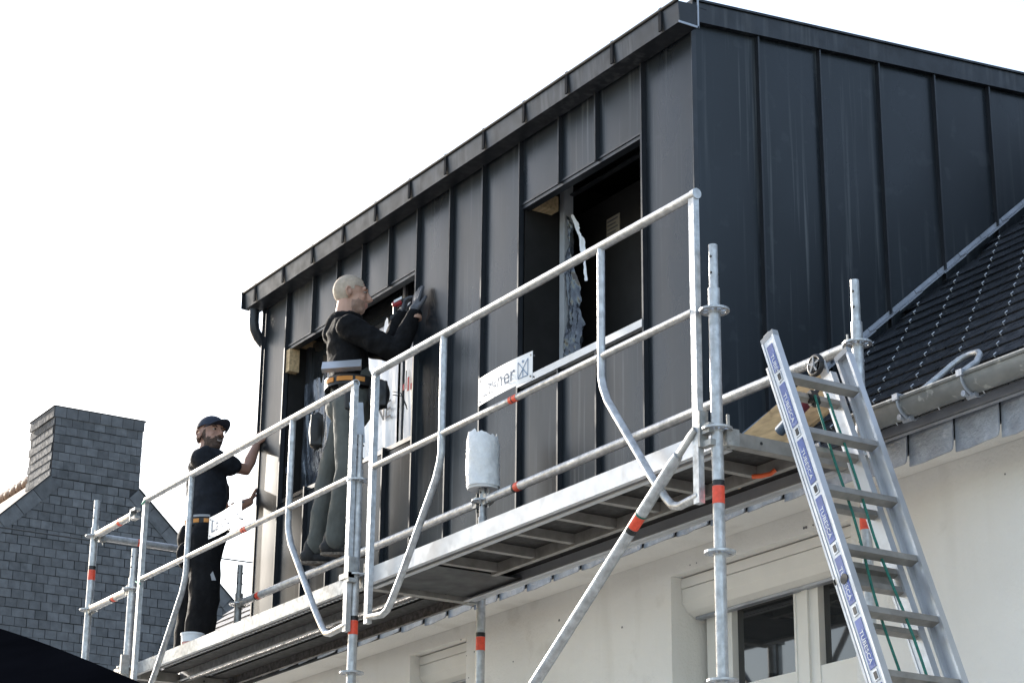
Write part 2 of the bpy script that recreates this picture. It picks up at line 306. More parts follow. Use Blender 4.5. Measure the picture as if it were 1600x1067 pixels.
MB().box(-8.7, 3.9, 1.47, 3.0, -1.9, -1.88).box(-8.7, 3.9, 3.0, 3.02, -4, .3).build('interior_wall', DBR, house)
# ------------------------------------------------------------------ dormer
dm = thing('roof_dormer', 'black standing seam metal roof extension with two open window bays', 'roof extension', (-3.9, 1.0, .1))
XL, XR = -6.46, -1.43
seams = [-6.46, -6.085, -5.69, -5.337, -4.985, -4.625, -4.262, -3.86, -3.48, -3.072, -2.66, -2.295, -1.863, -1.43]
def ez(x): return 2.725-.0125*(x+4)
def htop(x): return 2.315-.008*(x+6.1)
SILL = 1.232
def fp(x0, x1, za0, za1, zb0, zb1):     # a folded metal tray: flat with turned up edges and a faint belly
    m = MB(); nx, nz = 5, 7; th = .0015
    def P(u, v):
        xx = x0+(x1-x0)*u; zz = (za0+(za1-za0)*u)*(1-v)+(zb0+(zb1-zb0)*u)*v
        bel = .0035*math.sin(math.pi*u)*(.6+.4*math.sin(v*7+x0*5)); return (xx, 1.0-bel, zz)
    vs = [P(i/nx, j/nz) for j in range(nz+1) for i in range(nx+1)]
    fs = [(j*(nx+1)+i, j*(nx+1)+i+1, (j+1)*(nx+1)+i+1, (j+1)*(nx+1)+i) for j in range(nz) for i in range(nx)]
    m.add(vs, fs); b0 = len(m.v); m.add([(x0, 1.012, za0), (x1, 1.012, za1), (x1, 1.012, zb1), (x0, 1.012, zb0)], [(0, 3, 2, 1)]); 
    a, b, c, d = 0, nx, (nx+1)*(nz+1)-1, (nx+1)*nz
    m.f += [(a, b0, b0+1)+tuple(range(nx, 0, -1)), tuple([d, ]+[d+i for i in range(1, nx+1)]+[b0+2, b0+3])]; m.m += [0, 0]
    m.f += [tuple([b0, ]+[j*(nx+1) for j in range(nz+1)]+[b0+3]), tuple([b0+1, b0+2]+[j*(nx+1)+nx for j in range(nz, -1, -1)])]; m.m += [0, 0]
    return m
def open_(i): return 1 <= i <= 5 or 9 <= i <= 11
for i in range(13):
    a, b = seams[i]+.003, seams[i+1]-.003
    if open_(i):
        fp(a, b, htop(a), htop(b), ez(a)+.03, ez(b)+.03).build('cladding_panel', ANT, dm, smooth=30)
        fp(a, b, .12, .12, SILL, SILL).build('cladding_panel', ANT, dm, smooth=30)
    else: fp(a, b, .12, .12, ez(a)+.03, ez(b)+.03).build('cladding_panel', ANT, dm, smooth=30)
def seam(x, z0, z1):
    w_ = .0045; MB().box(x-w_, x+w_, .972, 1.0035, z0, z1).box(x-w_-.004, x-w_+.001, .972, .984, z0, z1-.001).build('seam', ANTS, dm)
for i, x in enumerate(seams[1:-1], 1):
    op = open_(i) and open_(i-1)
    if op: seam(x, htop(x)-.012, ez(x)-.006); seam(x, .12, SILL+(.0))
    else: seam(x, .12, ez(x)-.006)
MB().box(XR-.004, XR+.004, .985, 1.014, .12, ez(XR)-.004).build('corner_fold', ANTS, dm)
MB().box(XL-.002, XL+.004, .968, .9915, 1.66, ez(XL)-.03).build('added_shade_strip', ANTS, dm); MB().box(XL-.004, XL+.012, .992, 1.014, .12, ez(XL)-.004).build('corner_fold', ANTS, dm)  # proud strip above is added to keep grazing sun off the upper panel
# side wall (+X) trays, seams and verge fascia
ss = [1.014, 1.406, 1.823, 2.238, 2.645, 3.059, 3.47, 3.88, 4.29, 4.7]
def sz(y): return 2.735+.0935*(y-1.0)
def side(y0, y1):
    zb = (max(.1, rz(y0)-.05), max(.1, rz(y1)-.05)); m = MB(); n = 6
    vs = []; 
    for j in range(7):
        for i in range(n+1):
            u = i/n; y = lerp(y0, y1, u); v = j/6; vs.append((XR+.0035*math.sin(math.pi*u)*(.6+.4*math.sin(v*6+y0*4)), y, lerp(lerp(zb[0], zb[1], u), sz(y), v)))
    m.add(vs, [(j*(n+1)+i, j*(n+1)+i+1, (j+1)*(n+1)+i+1, (j+1)*(n+1)+i) for j in range(6) for i in range(n)]); return m
for a, b in zip(ss, ss[1:]):
    side(a+.003, b-.003).build('cladding_panel', ANT, dm, smooth=30)
    MB().extr([(XR-.002, b-.005, max(.1, rz(b)-.05)), (XR-.002, b+.005, max(.1, rz(b)-.05)), (XR-.002, b+.005, sz(b)-.006), (XR-.002, b-.005, sz(b)-.006)], (.030, 0, 0)).build('seam', ANTS, dm)
def ft(y): return 2.825+.093*(y-.95)
MB().extr([(XR+.004, .97, sz(.97)-.018), (XR+.004, 4.9, sz(4.9)-.018), (XR+.004, 4.9, ft(4.9)), (XR+.004, .97, ft(.97))], (.034, 0, 0)).build('fascia', ANTR, dm)
MB().extr([(XL-.05, .97, ft(.97)+.002), (XL-.05, 4.9, ft(4.9)+.002), (XL-.05, 4.9, ft(4.9)+.014), (XL-.05, .97, ft(.97)+.014)], (XR-XL+.10, 0, 0)).build('roof_sheet', ANTR, dm)
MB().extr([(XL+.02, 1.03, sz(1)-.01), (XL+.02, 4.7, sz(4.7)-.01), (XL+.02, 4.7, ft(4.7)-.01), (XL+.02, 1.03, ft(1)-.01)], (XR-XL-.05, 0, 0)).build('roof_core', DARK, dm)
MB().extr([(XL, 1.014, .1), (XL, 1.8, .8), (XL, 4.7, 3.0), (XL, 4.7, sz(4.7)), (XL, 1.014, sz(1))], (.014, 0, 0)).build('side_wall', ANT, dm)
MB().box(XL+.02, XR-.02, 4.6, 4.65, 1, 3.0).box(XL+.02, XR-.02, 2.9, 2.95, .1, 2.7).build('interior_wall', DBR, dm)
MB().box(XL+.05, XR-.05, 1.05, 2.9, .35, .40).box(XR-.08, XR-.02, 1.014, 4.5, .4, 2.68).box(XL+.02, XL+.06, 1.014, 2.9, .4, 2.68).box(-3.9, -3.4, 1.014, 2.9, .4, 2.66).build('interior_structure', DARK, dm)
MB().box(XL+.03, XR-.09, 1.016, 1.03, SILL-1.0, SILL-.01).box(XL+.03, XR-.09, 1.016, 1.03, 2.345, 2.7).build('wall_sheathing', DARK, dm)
# box gutter along the front eave
gm = MB(); gx0, gx1 = -6.56, -1.37
def gz(x): return .016-.0065*(x+4)
def gq(x): z = gz(x); return [(x, .862, 2.788+z), (x, .870, 2.672+z), (x, .985, 2.672+z), (x, .985, 2.80+z), (x, .981, 2.80+z), (x, .981, 2.676+z), (x, .874, 2.676+z), (x, .866, 2.788+z)]
A, B = gq(gx0), gq(gx1); m8 = len(A); gm.add(A+B, [(i, (i+1) % m8, (i+1) % m8+m8, i+m8) for i in range(m8)])
for x in (gx0, gx1): q = gq(x); gm.extr([q[0], q[1], q[2], q[3]], (.003 if x == gx0 else -.003, 0, 0))
gut2 = gm.build('gutter', ANTR, dm)
MB().box(gx0-.003, gx0+.004, .846, .99, 2.675+gz(gx0), 2.80+gz(gx0)).build('end_cap', ANTB, gut2)  # proud plate added to shade the gutter front at its left end
MB().tube([(gx0-.02, .858, 2.795+gz(gx0)), (gx1+.01, .858, 2.795+gz(gx1))], .0095, 8).build('gutter_bead', BLK, gut2, smooth=50)
MB().box(gx1, gx1+.004, .864, .99, 2.664+gz(gx1), 2.676+gz(gx1)).box(gx1, gx1+.004, .982, .992, 2.664+gz(gx1), 2.83+gz(gx1)).build('end_cap_rim', ZINC, gut2)
for k in range(12):
    x = -6.365+k*.4405; z = gz(x)
    MB().box(x-.011, x+.011, .853, .8615, 2.676+z, 2.803+z).box(x-.011, x+.011, .853, .884, 2.803+z, 2.808+z).box(x-.019, x-.0135, .8575, .8625, 2.68+z, 2.785+z).build('gutter_bracket', ANTB, gut2)
MB().box(gx0+.05, gx1, .986, .999, 2.70, 2.80).box(gx0+.05, gx1-.02, .986, 1.06, 2.80, 2.815).build('eave_board', ANTR, dm)
MB().tube([(-6.485, .915, 2.69), (-6.485, .915, 2.60), (-6.486, .925, 2.545), (-6.488, .955, 2.495), (-6.492, 1.0, 2.455), (-6.497, 1.06, 2.43), (-6.50, 1.15, 2.41)], .036, 16).build('downpipe', ANTR, dm, smooth=50)
# opening trims
for (a, b) in ((seams[1], seams[6]), (seams[9], seams[12])):
    MB().extr([(a, .990, htop(a)-.006), (b, .990, htop(b)-.006), (b, .990, htop(b)+.006), (a, .990, htop(a)+.006)], (0, .05, 0)).extr([(a, .996, htop(a)-.028), (b, .996, htop(b)-.028), (b, .996, htop(b)-.008), (a, .996, htop(a)-.008)], (0, .05, 0)).build('head_trim', ANTS, dm)
    MB().box(a+.001, a+.006, 1.014, 1.30, SILL-.01, 2.42).build('jamb_lining', DARK, dm); MB().box(b-.006, b-.001, 1.014, 1.30, SILL-.01, 2.42).build('jamb_lining', DARK, dm)
MB().box(-3.066, -1.868, .968, 1.20, 1.188, 1.229).build('window_sill', LEADG, dm)
MB().box(-6.08, -4.268, .992, 1.20, 1.205, 1.231).build('window_sill', ANTS, dm)
# left window under white protective film
def frame(X0, X1, z0, z1, y0, mull, m1, m2):
    q = MB(); t = .05
    q.box(X0, X0+t, y0, y0+.06, z0, z1).box(X1-t, X1, y0, y0+.06, z0, z1).box(X0+t, X1-t, y0, y0+.06, z1-t, z1).box(X0+t, X1-t, y0, y0+.06, z0, z0+.035)
    wn = q.build('window', m1, dm)
    for x in mull: MB().box(x-.035, x+.035, y0-.004, y0+.056, z0+.036, z1-t-.001).build('mullion', m2, wn); MB().box(x-.012, x+.012, y0-.014, y0-.005, z0+.036, z1-t-.001).build('centre_strip', FRM, wn)
    return wn
w1 = frame(-6.065, -4.28, SILL+.012, 2.50, 1.13, (-4.67,), FRMD, FRMD)
def film(X0, X1, z0, top, y, wn, m, name='protective_film', amp=.006, fr=9, nx=40, nz=26):
    q = MB(); vs = []
    for j in range(nz+1):
        for i in range(nx+1):
            u, v = i/nx, j/nz; x = lerp(X0, X1, u); z = lerp(z0, top(x), v)
            vs.append((x, y+amp*(noise.noise(V((x*fr, z*fr*.35, 3)))+.6*noise.noise(V((x*fr*3+z*4, z*2, 9)))), z))
    q.add(vs, [(j*(nx+1)+i, j*(nx+1)+i+1, (j+1)*(nx+1)+i+1, (j+1)*(nx+1)+i) for j in range(nz) for i in range(nx)])
    return q.build(name, m, wn, smooth=80)
def rag(s, z, a): return lambda x: z+a*noise.noise(V((x*13, s, 0)))+a*.7*noise.noise(V((x*31, s, 4)))
film(-5.50, -4.715, SILL+.05, rag(1, 2.12, .16), 1.118, w1, FILM); film(-4.625, -4.335, SILL+.05, rag(2, 2.20, .05), 1.116, w1, FILM)
film(-6.02, -5.56, SILL+.05, rag(5, 2.05, .14), 1.114, w1, PLAS, 'plastic_sheet', .018, 8)
for X0, X1 in ((-6.015, -4.71), (-4.63, -4.33)): MB().box(X0, X1, 1.150, 1.160, SILL+.048, 2.345).build('pane', GLASS, w1)
text('lettering', 'NE', .17, (-4.96, 1.100, 1.49), (1, 0, 0), (0, 0, 1), GINK, w1, sx=.9); text('lettering', 'IN', .15, (-4.59, 1.099, 1.86), (1, 0, 0), (0, 0, 1), GINK, w1)
MB().box(-4.62, -4.60, 1.100, 1.102, 1.62, 1.66).box(-4.56, -4.54, 1.100, 1.102, 1.60, 1.69).box(-4.52, -4.50, 1.100, 1.102, 1.60, 1.64).build('print_mark', RINK, w1)
MB().box(-4.585, -4.575, 1.1005, 1.1025, 1.62, 1.74).build('print_mark', GINK, w1)
# right window: bare frame with torn plastic
w2 = frame(-3.045, -1.885, SILL+.012, 2.56, 1.235, (), FRM, FRM)
MB().box(-2.99, -1.94, 1.27, 1.30, 2.385, 2.395).build('inner_rail', FRMD, w2)
def strip(pts, m, name, wn, amp=.045):
    q = MB(); vs = []; nz = 120; nx = 26
    for j in range(nz+1):
        v = j/nz; k = v*(len(pts)-1); a = min(int(k), len(pts)-2); t = k-a
        xa, xb, z = (lerp(pts[a][c], pts[a+1][c], t) for c in range(3))
        for i in range(nx+1):
            x = lerp(xa, xb, i/nx); vs.append((x, 1.222+amp*(noise.noise(V((x*24, z*3.2, 1)))+.6*abs(noise.noise(V((x*52, z*8, 8))))+.4*abs(noise.noise(V((x*95, z*17, 2))))), z))
    q.add(vs, [(j*(nx+1)+i, j*(nx+1)+i+1, (j+1)*(nx+1)+i+1, (j+1)*(nx+1)+i) for j in range(nz) for i in range(nx)]); q.build(name, m, wn, smooth=80)
strip([(-2.975, -2.955, 2.24), (-2.985, -2.90, 2.10), (-2.98, -2.88, 1.9), (-2.98, -2.86, 1.7), (-2.97, -2.80, 1.52), (-2.98, -2.79, 1.42), (-2.97, -2.80, 1.34), (-2.96, -2.84, 1.285)], PLAS, 'torn_plastic', w2)
strip([(-2.90, -2.885, 2.22), (-2.84, -2.80, 2.05), (-2.79, -2.765, 1.90), (-2.77, -2.755, 1.78)], FILM, 'torn_plastic', w2, .02)
strip([(-2.14, -2.12, 1.75), (-2.15, -2.10, 1.55), (-2.17, -2.09, 1.40), (-2.16, -2.08, 1.28)], PLAS, 'torn_plastic', w2, .03)
MB().box(-2.10, -2.07, 1.34, 1.38, 1.3, 2.1).build('inner_post', FRM, w2)
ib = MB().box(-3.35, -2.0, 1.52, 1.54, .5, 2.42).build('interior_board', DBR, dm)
MB().box(-2.975, -2.845, 1.513, 1.518, 2.14, 2.285).build('paper_label', mat('label_paper', (.30, .27, .21), .8), ib)
for k in range(5): MB().box(-2.965, -2.86-.02*(k % 2), 1.510, 1.512, 2.16+k*.025, 2.167+k*.025).build('print_line', GINK, ib)
MB().box(-6.078, -6.025, .985, 1.06, 2.125, 2.285).build('wood_block', WOOD, dm); MB().box(-6.075, -6.01, 1.07, 1.19, 2.32, 2.37).build('wood_block', WOOD, dm)
MB().box(-3.062, -2.99, 1.03, 1.19, 2.27, 2.36).build('wood_block', WOOD, dm); MB().box(-6.075, -6.05, 1.02, 1.05, 1.42, 1.46).build('jamb_bracket', ZINC, dm)
# ------------------------------------------------------------------ scaffold
sc = thing('scaffold', 'galvanised ring-lock scaffold with guardrails and decks along the eave', 'scaffold', (-3.4, .37, -4.1))
rz_m = MB()
for r0, r1, a in ((.050, .062, 0),):
    n = 24
    vs = [(r*math.cos(6.28318*k/n), r*math.sin(6.28318*k/n), z) for z in (-.0045, .0045) for r in (.049, .062) for k in range(n)]
    fs = []
    for k in range(n):
        k2 = (k+1) % n; fs += [(k, k2, n+k2, n+k)[::-1], (2*n+k, 2*n+k2, 3*n+k2, 3*n+k)[::1], (n+k, n+k2, 3*n+k2, 3*n+k), (k, k2, 2*n+k2, 2*n+k)[::-1]]
    rz_m.add(vs, fs)
for k in range(8):
    a = 6.28318*k/8; d = V((math.cos(a), math.sin(a), 0)); rz_m.obox(d*.038, d*.0145, d.cross(V((0, 0, 1)))*.006, (0, 0, .0043))
rz_m.tube([(0, 0, -.012), (0, 0, .012)], .0275, 16)
rmesh = rz_m.mesh('rosette', GALV)
def standard(x, y, top, roset, lean=0, spig=.19, sticker=True, m=GALV):
    b = MB(); zs = top-spig if spig else top
    b.tube([(x+lean, y, -4.1), (x+lean*.5, y, 0), (x, y, zs)], .0242, 16)
    if spig: b.pipe((x, y, zs-.02), (x, y, top), .0190, .0165, 16)
    s = b.build('standard', m, sc, smooth=40)
    if spig:
        for z_, dy in ((top-.055, -.0195), (top-.125, -.0195)): MB().tube([(x+.006, y-.022, z_), (x+.006, y+.022, z_)], .0055, 8).build('pin_hole', BLK, s)
    for z in roset: inst('rosette', rmesh, s, (x, y, z), (0, 0, random.uniform(0, .3)))
    if sticker:
        for c, (z0, z1, mm_) in enumerate(((-.306, -.235, RED), (-.234, -.212, BLK))):
            MB().tube([(x, y, z0), (x, y, z1)], .0249, 16, cap=False).build('band_sticker', mm_, s, smooth=40)
    return s
standard(0, 0, .785, (.5, 0, -.5, -1.0, -1.5)); standard(-3.055, 0, .748, (.5, 0, -.5, -1.0, -1.5)); standard(-6.10, 0, .765, (.5, 0, -.5, -1))
standard(.012, .742, .785, (.5, 0, -.5, -1)); standard(-3.035, .742, .60, (.5, 0, -.5, -1)); standard(-6.11, .742, .76, (.5, 0, -.5, -1), m=GALD)
st4 = standard(-6.84, 0, 1.248, (1.0, .5, 0, -.5), sticker=False); standard(-6.84, .742, 1.2, (1.0, .5, 0), sticker=False)
for z0, z1, m_ in ((.70, .768, RED), (.769, .795, BLK)): MB().tube([(-6.84, 0, z0), (-6.84, 0, z1)], .0249, 16, cap=False).build('band_sticker', m_, st4, smooth=40)
def wedge(p, d, par):
    p, d = V(p), V(d); c = p+d*.062; s = d.cross(V((0, 0, 1)))
    MB().obox(c, d*.022, s*.016, (0, 0, .026)).obox(c+d*.0-V((0, 0, -.004)), d*.004, s*.003, (0, 0, .055)).obox(p+d*.048, d*.014, s*.02, (0, 0, .03)).build('wedge_head', GALD, par)
def ledger(a, b, m=GALV, stick=None):
    a, b = V(a), V(b); d = (b-a).normalized(); o = MB().tube([a+d*.07, b-d*.07], .0242, 16).build('ledger', m, sc, smooth=40)
    wedge(a, d, o); wedge(b, -d, o)
    for t in (stick or ()):
        c = lerp(a, b, t); MB().tube([c-d*.03, c+d*.012], .0249, 14, cap=False).build('band_sticker', RED, o, smooth=40); MB().tube([c+d*.013, c+d*.03], .0249, 14, cap=False).build('band_sticker', BLK, o, smooth=40)
    return o
ledger((.012, .742, .5), (-3.035, .742, .5), stick=(.885,)); ledger((-3.035, .742, .5), (-6.11, .742, .5), stick=(.90,))
ledger((-6.10, 0, .5), (-6.84, 0, .5), stick=(.4,)); ledger((-6.84, 0, 1.0), (-6.84, .742, 1.0), stick=(.45,))
o = MB().tube([(-6.78, 0, 1.0), (-6.17, 0, 1.0)], .0242, 16).build('ledger', GALV, sc, smooth=40); wedge((-6.84, 0, 1), (1, 0, 0), o)
MB().tube([(-6.40, 0, 1), (-6.36, 0, 1)], .0249, 14, cap=False).build('band_sticker', RED, o, smooth=40)
MB().box(-6.17, -6.10, -.02, .02, .965, .982).box(-6.17, -6.10, -.02, .02, 1.018, 1.035).box(-6.18, -6.165, -.022, .022, .965, 1.035).build('wedge_head', GALD, o)
for x in (0, -3.05, -6.105, -6.84):     # U-section transoms
    MB().box(x-.026, x+.026, .03, .712, -.062, -.056).box(x-.026, x-.021, .03, .712, -.056, -.006).box(x+.021, x+.026, .03, .712, -.056, -.006).build('transom', ALUD, sc)
    MB().obox((x, .685, -.03), (.03, 0, 0), (0, .03, 0), (0, 0, .035)).build('transom_head', GALD, sc); MB().obox((x, .058, -.03), (.03, 0, 0), (0, .03, 0), (0, 0, .035)).obox((x, .055, 0), (.004, 0, 0), (0, .006, 0), (0, 0, .07)).build('transom_head', GALD, sc)
    for k in range(3): MB().tube([(x+.0262, .2+k*.16, -.032), (x+.0275, .2+k*.16, -.032)], .007, 8).build('rivet', BLK, sc)
# right bay: aluminium framed deck with cross members below
def deck_al(x0, x1):
    d = MB()
    for y0, s in ((.03, 1), (.695, -1)):
        a, b = sorted((y0, y0+s*.004)); d.box(x0, x1, a, b, -.058, .026)
        a, b = sorted((y0+s*.0041, y0+s*.028)); d.box(x0, x1, a, b, -.058, -.054).box(x0, x1, a, b, .022, .026)
        a, b = sorted((y0+s*.045, y0+s*.05)); d.box(x0, x1, a, b, -.064, -.004); a, b = sorted((y0+s*.051, y0+s*.075)); d.box(x0, x1, a, b, -.064, -.060)
    D = d.build('deck', ALU, sc)
    MB().box(x0+.002, x1-.002, .036, .689, .0, .012).build('deck_board', PLY, D)
    for y_ in (.452, ): MB().box(x0+.55, x1, y_, y_+.01, -.056, -.002).box(x0+.55, x1, y_+.0101, y_+.03, -.056, -.052).build('inner_rail', ALUD, D)
    x = x0+.58; 
    while x < x1-.1:
        MB().box(x, x+.036, .082, .451, -.046, -.040).box(x, x+.004, .082, .451, -.040, -.002).box(x+.032, x+.036, .082, .451, -.040, -.002).build('crossbar', ALUD, D); x += .345
    MB().box(x0+.02, x0+.54, .085, .64, -.045, -.040).build('hatch_panel', BLK, D); MB().box(x0+.08, x0+.40, .078, .088, -.058, -.05).build('hatch_latch', ALUD, D)
    return D
deck_al(-3.01, -.04)
def plank(x0, x1, y0, y1, wm=None):
    d = MB().box(x0, x1, y0, y0+.004, -.050, .024).box(x0, x1, y1-.004, y1, -.050, .024).box(x0, x1, y0+.0041, y0+.022, -.050, -.046).box(x0, x1, y1-.022, y1-.0041, -.050, -.046).box(x0, x1, y0+.0041, y1-.0041, .018, .024)
    D = d.build('deck_plank', wm or GALV, sc)
    MB().box(x0, x1, y0+.06, y0+.17, .004, .012).build('perforated_rib', PLANKU, D); MB().box(x0, x1, y0+.18, y1-.03, -.004, .0).build('plain_rib', PLY, D)
    nx = int((x1-x0)/.045); h = MB()
    for i in range(nx):
        for j in range(3): c = (x0+.03+i*.045+(.02 if j % 2 else 0), y0+.08+j*.036, .003); h.obox(c, (.012, 0, 0), (0, .009, 0), (0, 0, .0035))
    h.build('plank_nub', ALU, D, kind='stuff')
for a, b in ((-6.08, -3.08), (-6.82, -6.13)): plank(a, b, .035, .36); plank(a, b, .375, .70, PLANKU)  # inner plank coloured darker, standing in for shade in the groove between planks
# swing-up guardrail frames
def guard(xa, xb, xc, xd, y=-.042):
    g = MB(); top, mid, bot = 1.022, .512, -.285; r = .0205
    g.tube([(xa-.005, y, top-.015), (xa+.012, y, top), (xd-.012, y, top), (xd+.0, y, top)], r, 14)
    for x in (xa, xd): g.obox((x, y, (top+bot)/2-.01), (.0185, 0, 0), (0, .014, 0), (0, 0, (top-bot)/2+.0))
    for x, s, e in ((xb, -1, xa), (xc, 1, xd)):
        g.tube([(x, y, top-.01), (x, y, mid), (x, y, .42), (x+s*.012, y, .37), (x+s*.045, y, .30), (x+s*.36, y, -.11), (x+s*.46, y, -.225), (x+s*.50, y, -.262), (x+s*.55, y, -.276), (e, y, -.262)], .0172, 12)
    G = g.build('guardrail_frame', GALV, sc, smooth=35)
    MB().tube([(xa+.018, y, mid), (xb-.015, y, mid)], .0165, 12).tube([(xb+.015, y, mid), (xc-.015, y, mid)], .0165, 12).tube([(xc+.015, y, mid), (xd-.018, y, mid)], .0165, 12).build('mid_rail', GALV, G, smooth=40)
    return G
g1 = guard(-5.86, -5.15, -3.78, -3.05); g2 = guard(-2.82, -2.12, -.75, -.07)
MB().pipe((-3.08, -.042, 1.022), (-3.035, -.042, 1.022), .021, .016, 14, depth=.04).build('rail_end', GALV, g1, smooth=40)
MB().tube([(-.075, -.042, 1.022), (-.045, -.042, 1.022)], .023, 16).build('rail_end', GALV, g2, smooth=40)
for G, x in ((g1, -4.33), (g2, -1.45)): MB().tube([(x-.045, -.042, .512), (x+.02, -.042, .512)], .0173, 12, cap=False).build('band_sticker', RED, G, smooth=40); MB().tube([(x-.02, -.042, .512), (x-.012, -.042, .512)], .0176, 12, cap=False).build('band_sticker', BLK, G, smooth=40)
# name plates wired to the mid rails
def plate(x0, x1, z0, z1, bend, lets, full):
    p = MB(); n = 16
    Y = (lambda u: -.062-bend*math.sin(u*math.pi*.85)) if full else (lambda u: -.067+bend*math.sin(u*math.pi*1.3+.3)-.012*u)
    for t in (0,):
        vs = [(lerp(x0, x1, i/n), Y(i/n)+dy, z) for dy in (0, .002) for z in (z0, z1) for i in range(n+1)]; N1 = n+1
        fs = [(i, i+1, N1+i+1, N1+i) for i in range(n)]+[(2*N1+i, 3*N1+i, 3*N1+i+1, 2*N1+i+1) for i in range(n)]+[(i, 2*N1+i, 2*N1+i+1, i+1) for i in range(n)]+[(N1+i, N1+i+1, 3*N1+i+1, 3*N1+i) for i in range(n)]
        p.add(vs, fs)
    P = p.build('sign_plate', WHT, sc, smooth=30)
    h = z1-z0; t = text('lettering', 'Layher', h*.82, (0, 0, 0), (1, 0, 0), (0, 0, 1), INK, P, .0004, sx=.95)
    w_ = max(v.co.x+ORG[P].x for v in t.data.vertices); 
    for v in t.data.vertices:
        gx = (v.co.x+ORG[P].x)/w_; u = .06+gx*.66; v.co = V((lerp(x0, x1, u), Y(u)-.002, z0+h*.24+(v.co.z+ORG[P].z)))-ORG[P]
    e = MB(); ex0, ex1, ez0, ez1 = lerp(x0, x1, .77), lerp(x0, x1, .93), z0+h*.2, z0+h*.8; yy = Y(.85)-.003; k = .0035
    def ln(a, b): a, b = V((a[0], yy, a[1])), V((b[0], yy, b[1])); d = (b-a)/2; e.obox((a+b)/2, d, d.normalized().cross(V((0, 1, 0)))*k/2, (0, .0006, 0))
    ln((ex0, ez0), (ex0, ez1)); ln((ex1, ez0), (ex1, ez1)); ln((ex0, ez0), (ex1, ez0)); ln((ex0, ez1), (ex1, ez0)); ln((ex0, ez0), (ex1, ez1)); ln(((ex0+ex1)/2, ez0), ((ex0+ex1)/2, (ez0+ez1)/2))
    e.tube([((ex0+ex1)/2, yy-.0006, ez1-.005), ((ex0+ex1)/2, yy+.0006, ez1-.005)], .007, 12); 
    for i_, v_ in enumerate(e.v): e.v[i_] = V((v_.x, Y((v_.x-x0)/(x1-x0))-.002+(v_.y-yy), v_.z))
    e.build('emblem', INK, P)
    for u in (.03, .97):
        for v in (.12, .88): xx = lerp(x0, x1, u); MB().tube([(xx, Y(u)-.003, z0+h*v), (xx, Y(u)+.02, z0+h*v)], .005, 8).build('eyelet', GINK, P)
    return P
plate(-4.80, -4.30, .545, .675, .010, 'Layher', 0); plate(-1.745, -1.262, .548, .682, .016, 'Layher', 1)
# diagonal brace
bd = (V((-1.262, -.06, -.85))-V((-.069, -.06, -.0))).normalized(); p0 = V((-.075, -.06, -.0))
br = MB().tube([p0+bd*.13, p0+bd*.17, p0+bd*4.2], [.020, .0242, .0242], 16).build('diagonal_brace', GALV, sc, smooth=40)
MB().tube([p0-bd*.01, p0+bd*.03, p0+bd*.09, p0+bd*.14], [.017, .022, .021, .0225], 14, sq=.45, up=(0, 1, 0)).build('flattened_end', GALD, br, smooth=60)
for a, b, m_ in ((.455, .52, RED), (.521, .545, BLK), (.445, .4545, GRN)): MB().tube([p0+bd*a, p0+bd*b], .0249, 16, cap=False).build('band_sticker', m_, br, smooth=40)
MB().obox((-.045, -.035, .005), (.006, 0, 0), (0, .022, 0), (0, 0, .075)).obox((-.02, -.03, -.06), (.035, 0, 0), (0, .014, 0), (0, 0, .012)).obox((-.02, -.03, .0), (.03, 0, 0), (0, .018, 0), (0, 0, .02)).build('clamp', GALD, sc)
MB().obox((-3.02, -.035, .02), (.010, 0, 0), (0, .026, 0), (0, 0, .065)).obox((-3.06, -.045, -.01), (.05, 0, 0), (0, .018, 0), (0, 0, .014)).build('clamp', GALD, sc)
MB().obox((-6.05, -.035, .01), (.012, 0, 0), (0, .026, 0), (0, 0, .06)).obox((-6.12, -.035, -.02), (.05, 0, 0), (0, .02, 0), (0, 0, .015)).build('clamp', GALD, sc)
MB().tube([(-.27, .385, -.070), (-.235, .405, -.072), (-.205, .43, -.066), (-.195, .445, -.050)], .010, 8).build('deck_clip', ORCL, sc, smooth=60)
MB().tube([(-5.86-.022, -.06, 1.0), (-5.86+.024, -.06, 1.012)], .006, 6).tube([(-5.88, -.065, .50), (-5.80, -.07, .47)], .005, 6).build('cord_tie', mat('green_tie', (.05, .4, .25), .6), sc)
# ------------------------------------------------------------------ paper roll on the inner standard
pr = thing('paper_roll', 'white paper roll in torn plastic upended on a short scaffold post', 'paper roll', (-3.035, .742, .57))
q = MB(); n = 28; q.add([(-3.035+r*math.cos(6.28318*k/n), .742+r*math.sin(6.28318*k/n), z) for r, z in ((.024, .572), (.082, .562), (.086, .57), (.088, .79), (.078, .812), (.03, .818)) for k in range(n)],
    [(j*n+k, j*n+(k+1) % n, (j+1)*n+(k+1) % n, (j+1)*n+k)[::-1] for j in range(5) for k in range(n)]); q.f.append(tuple(5*n+k for k in range(n))); q.m.append(0)
q.v = [v+V((.02*(v.z-.57), -.03*(v.z-.57), 0)) for v in q.v]
q.build('roll', PAPER, pr, smooth=50)
q = MB(); n = 40; rows = 16
vs = []
for j in range(rows+1):
    z = .575+.285*j/rows
    for k in range(n):
        a = 6.28318*k/n; tp = max(0, (z-.80)/.075); zz = z-.018*math.sin(a*2+1)*tp+.035*noise.noise(V((math.cos(a)*3, math.sin(a)*3, 5)))*tp
        rr = (.0915+.0035*noise.noise(V((math.cos(a)*3+z*9, math.sin(a)*3, z*14)))+.0018*math.sin(a*3+z*30))*(1-.16*min(1, tp)**2); vs.append((-3.035+rr*math.cos(a)+.02*(z-.57), .742+rr*math.sin(a)-.03*(z-.57), zz))
q.add(vs, [(j*n+k, j*n+(k+1) % n, (j+1)*n+(k+1) % n, (j+1)*n+k) for j in range(rows) for k in range(n)]); q.build('plastic_wrap', WRAP, pr, smooth=80)
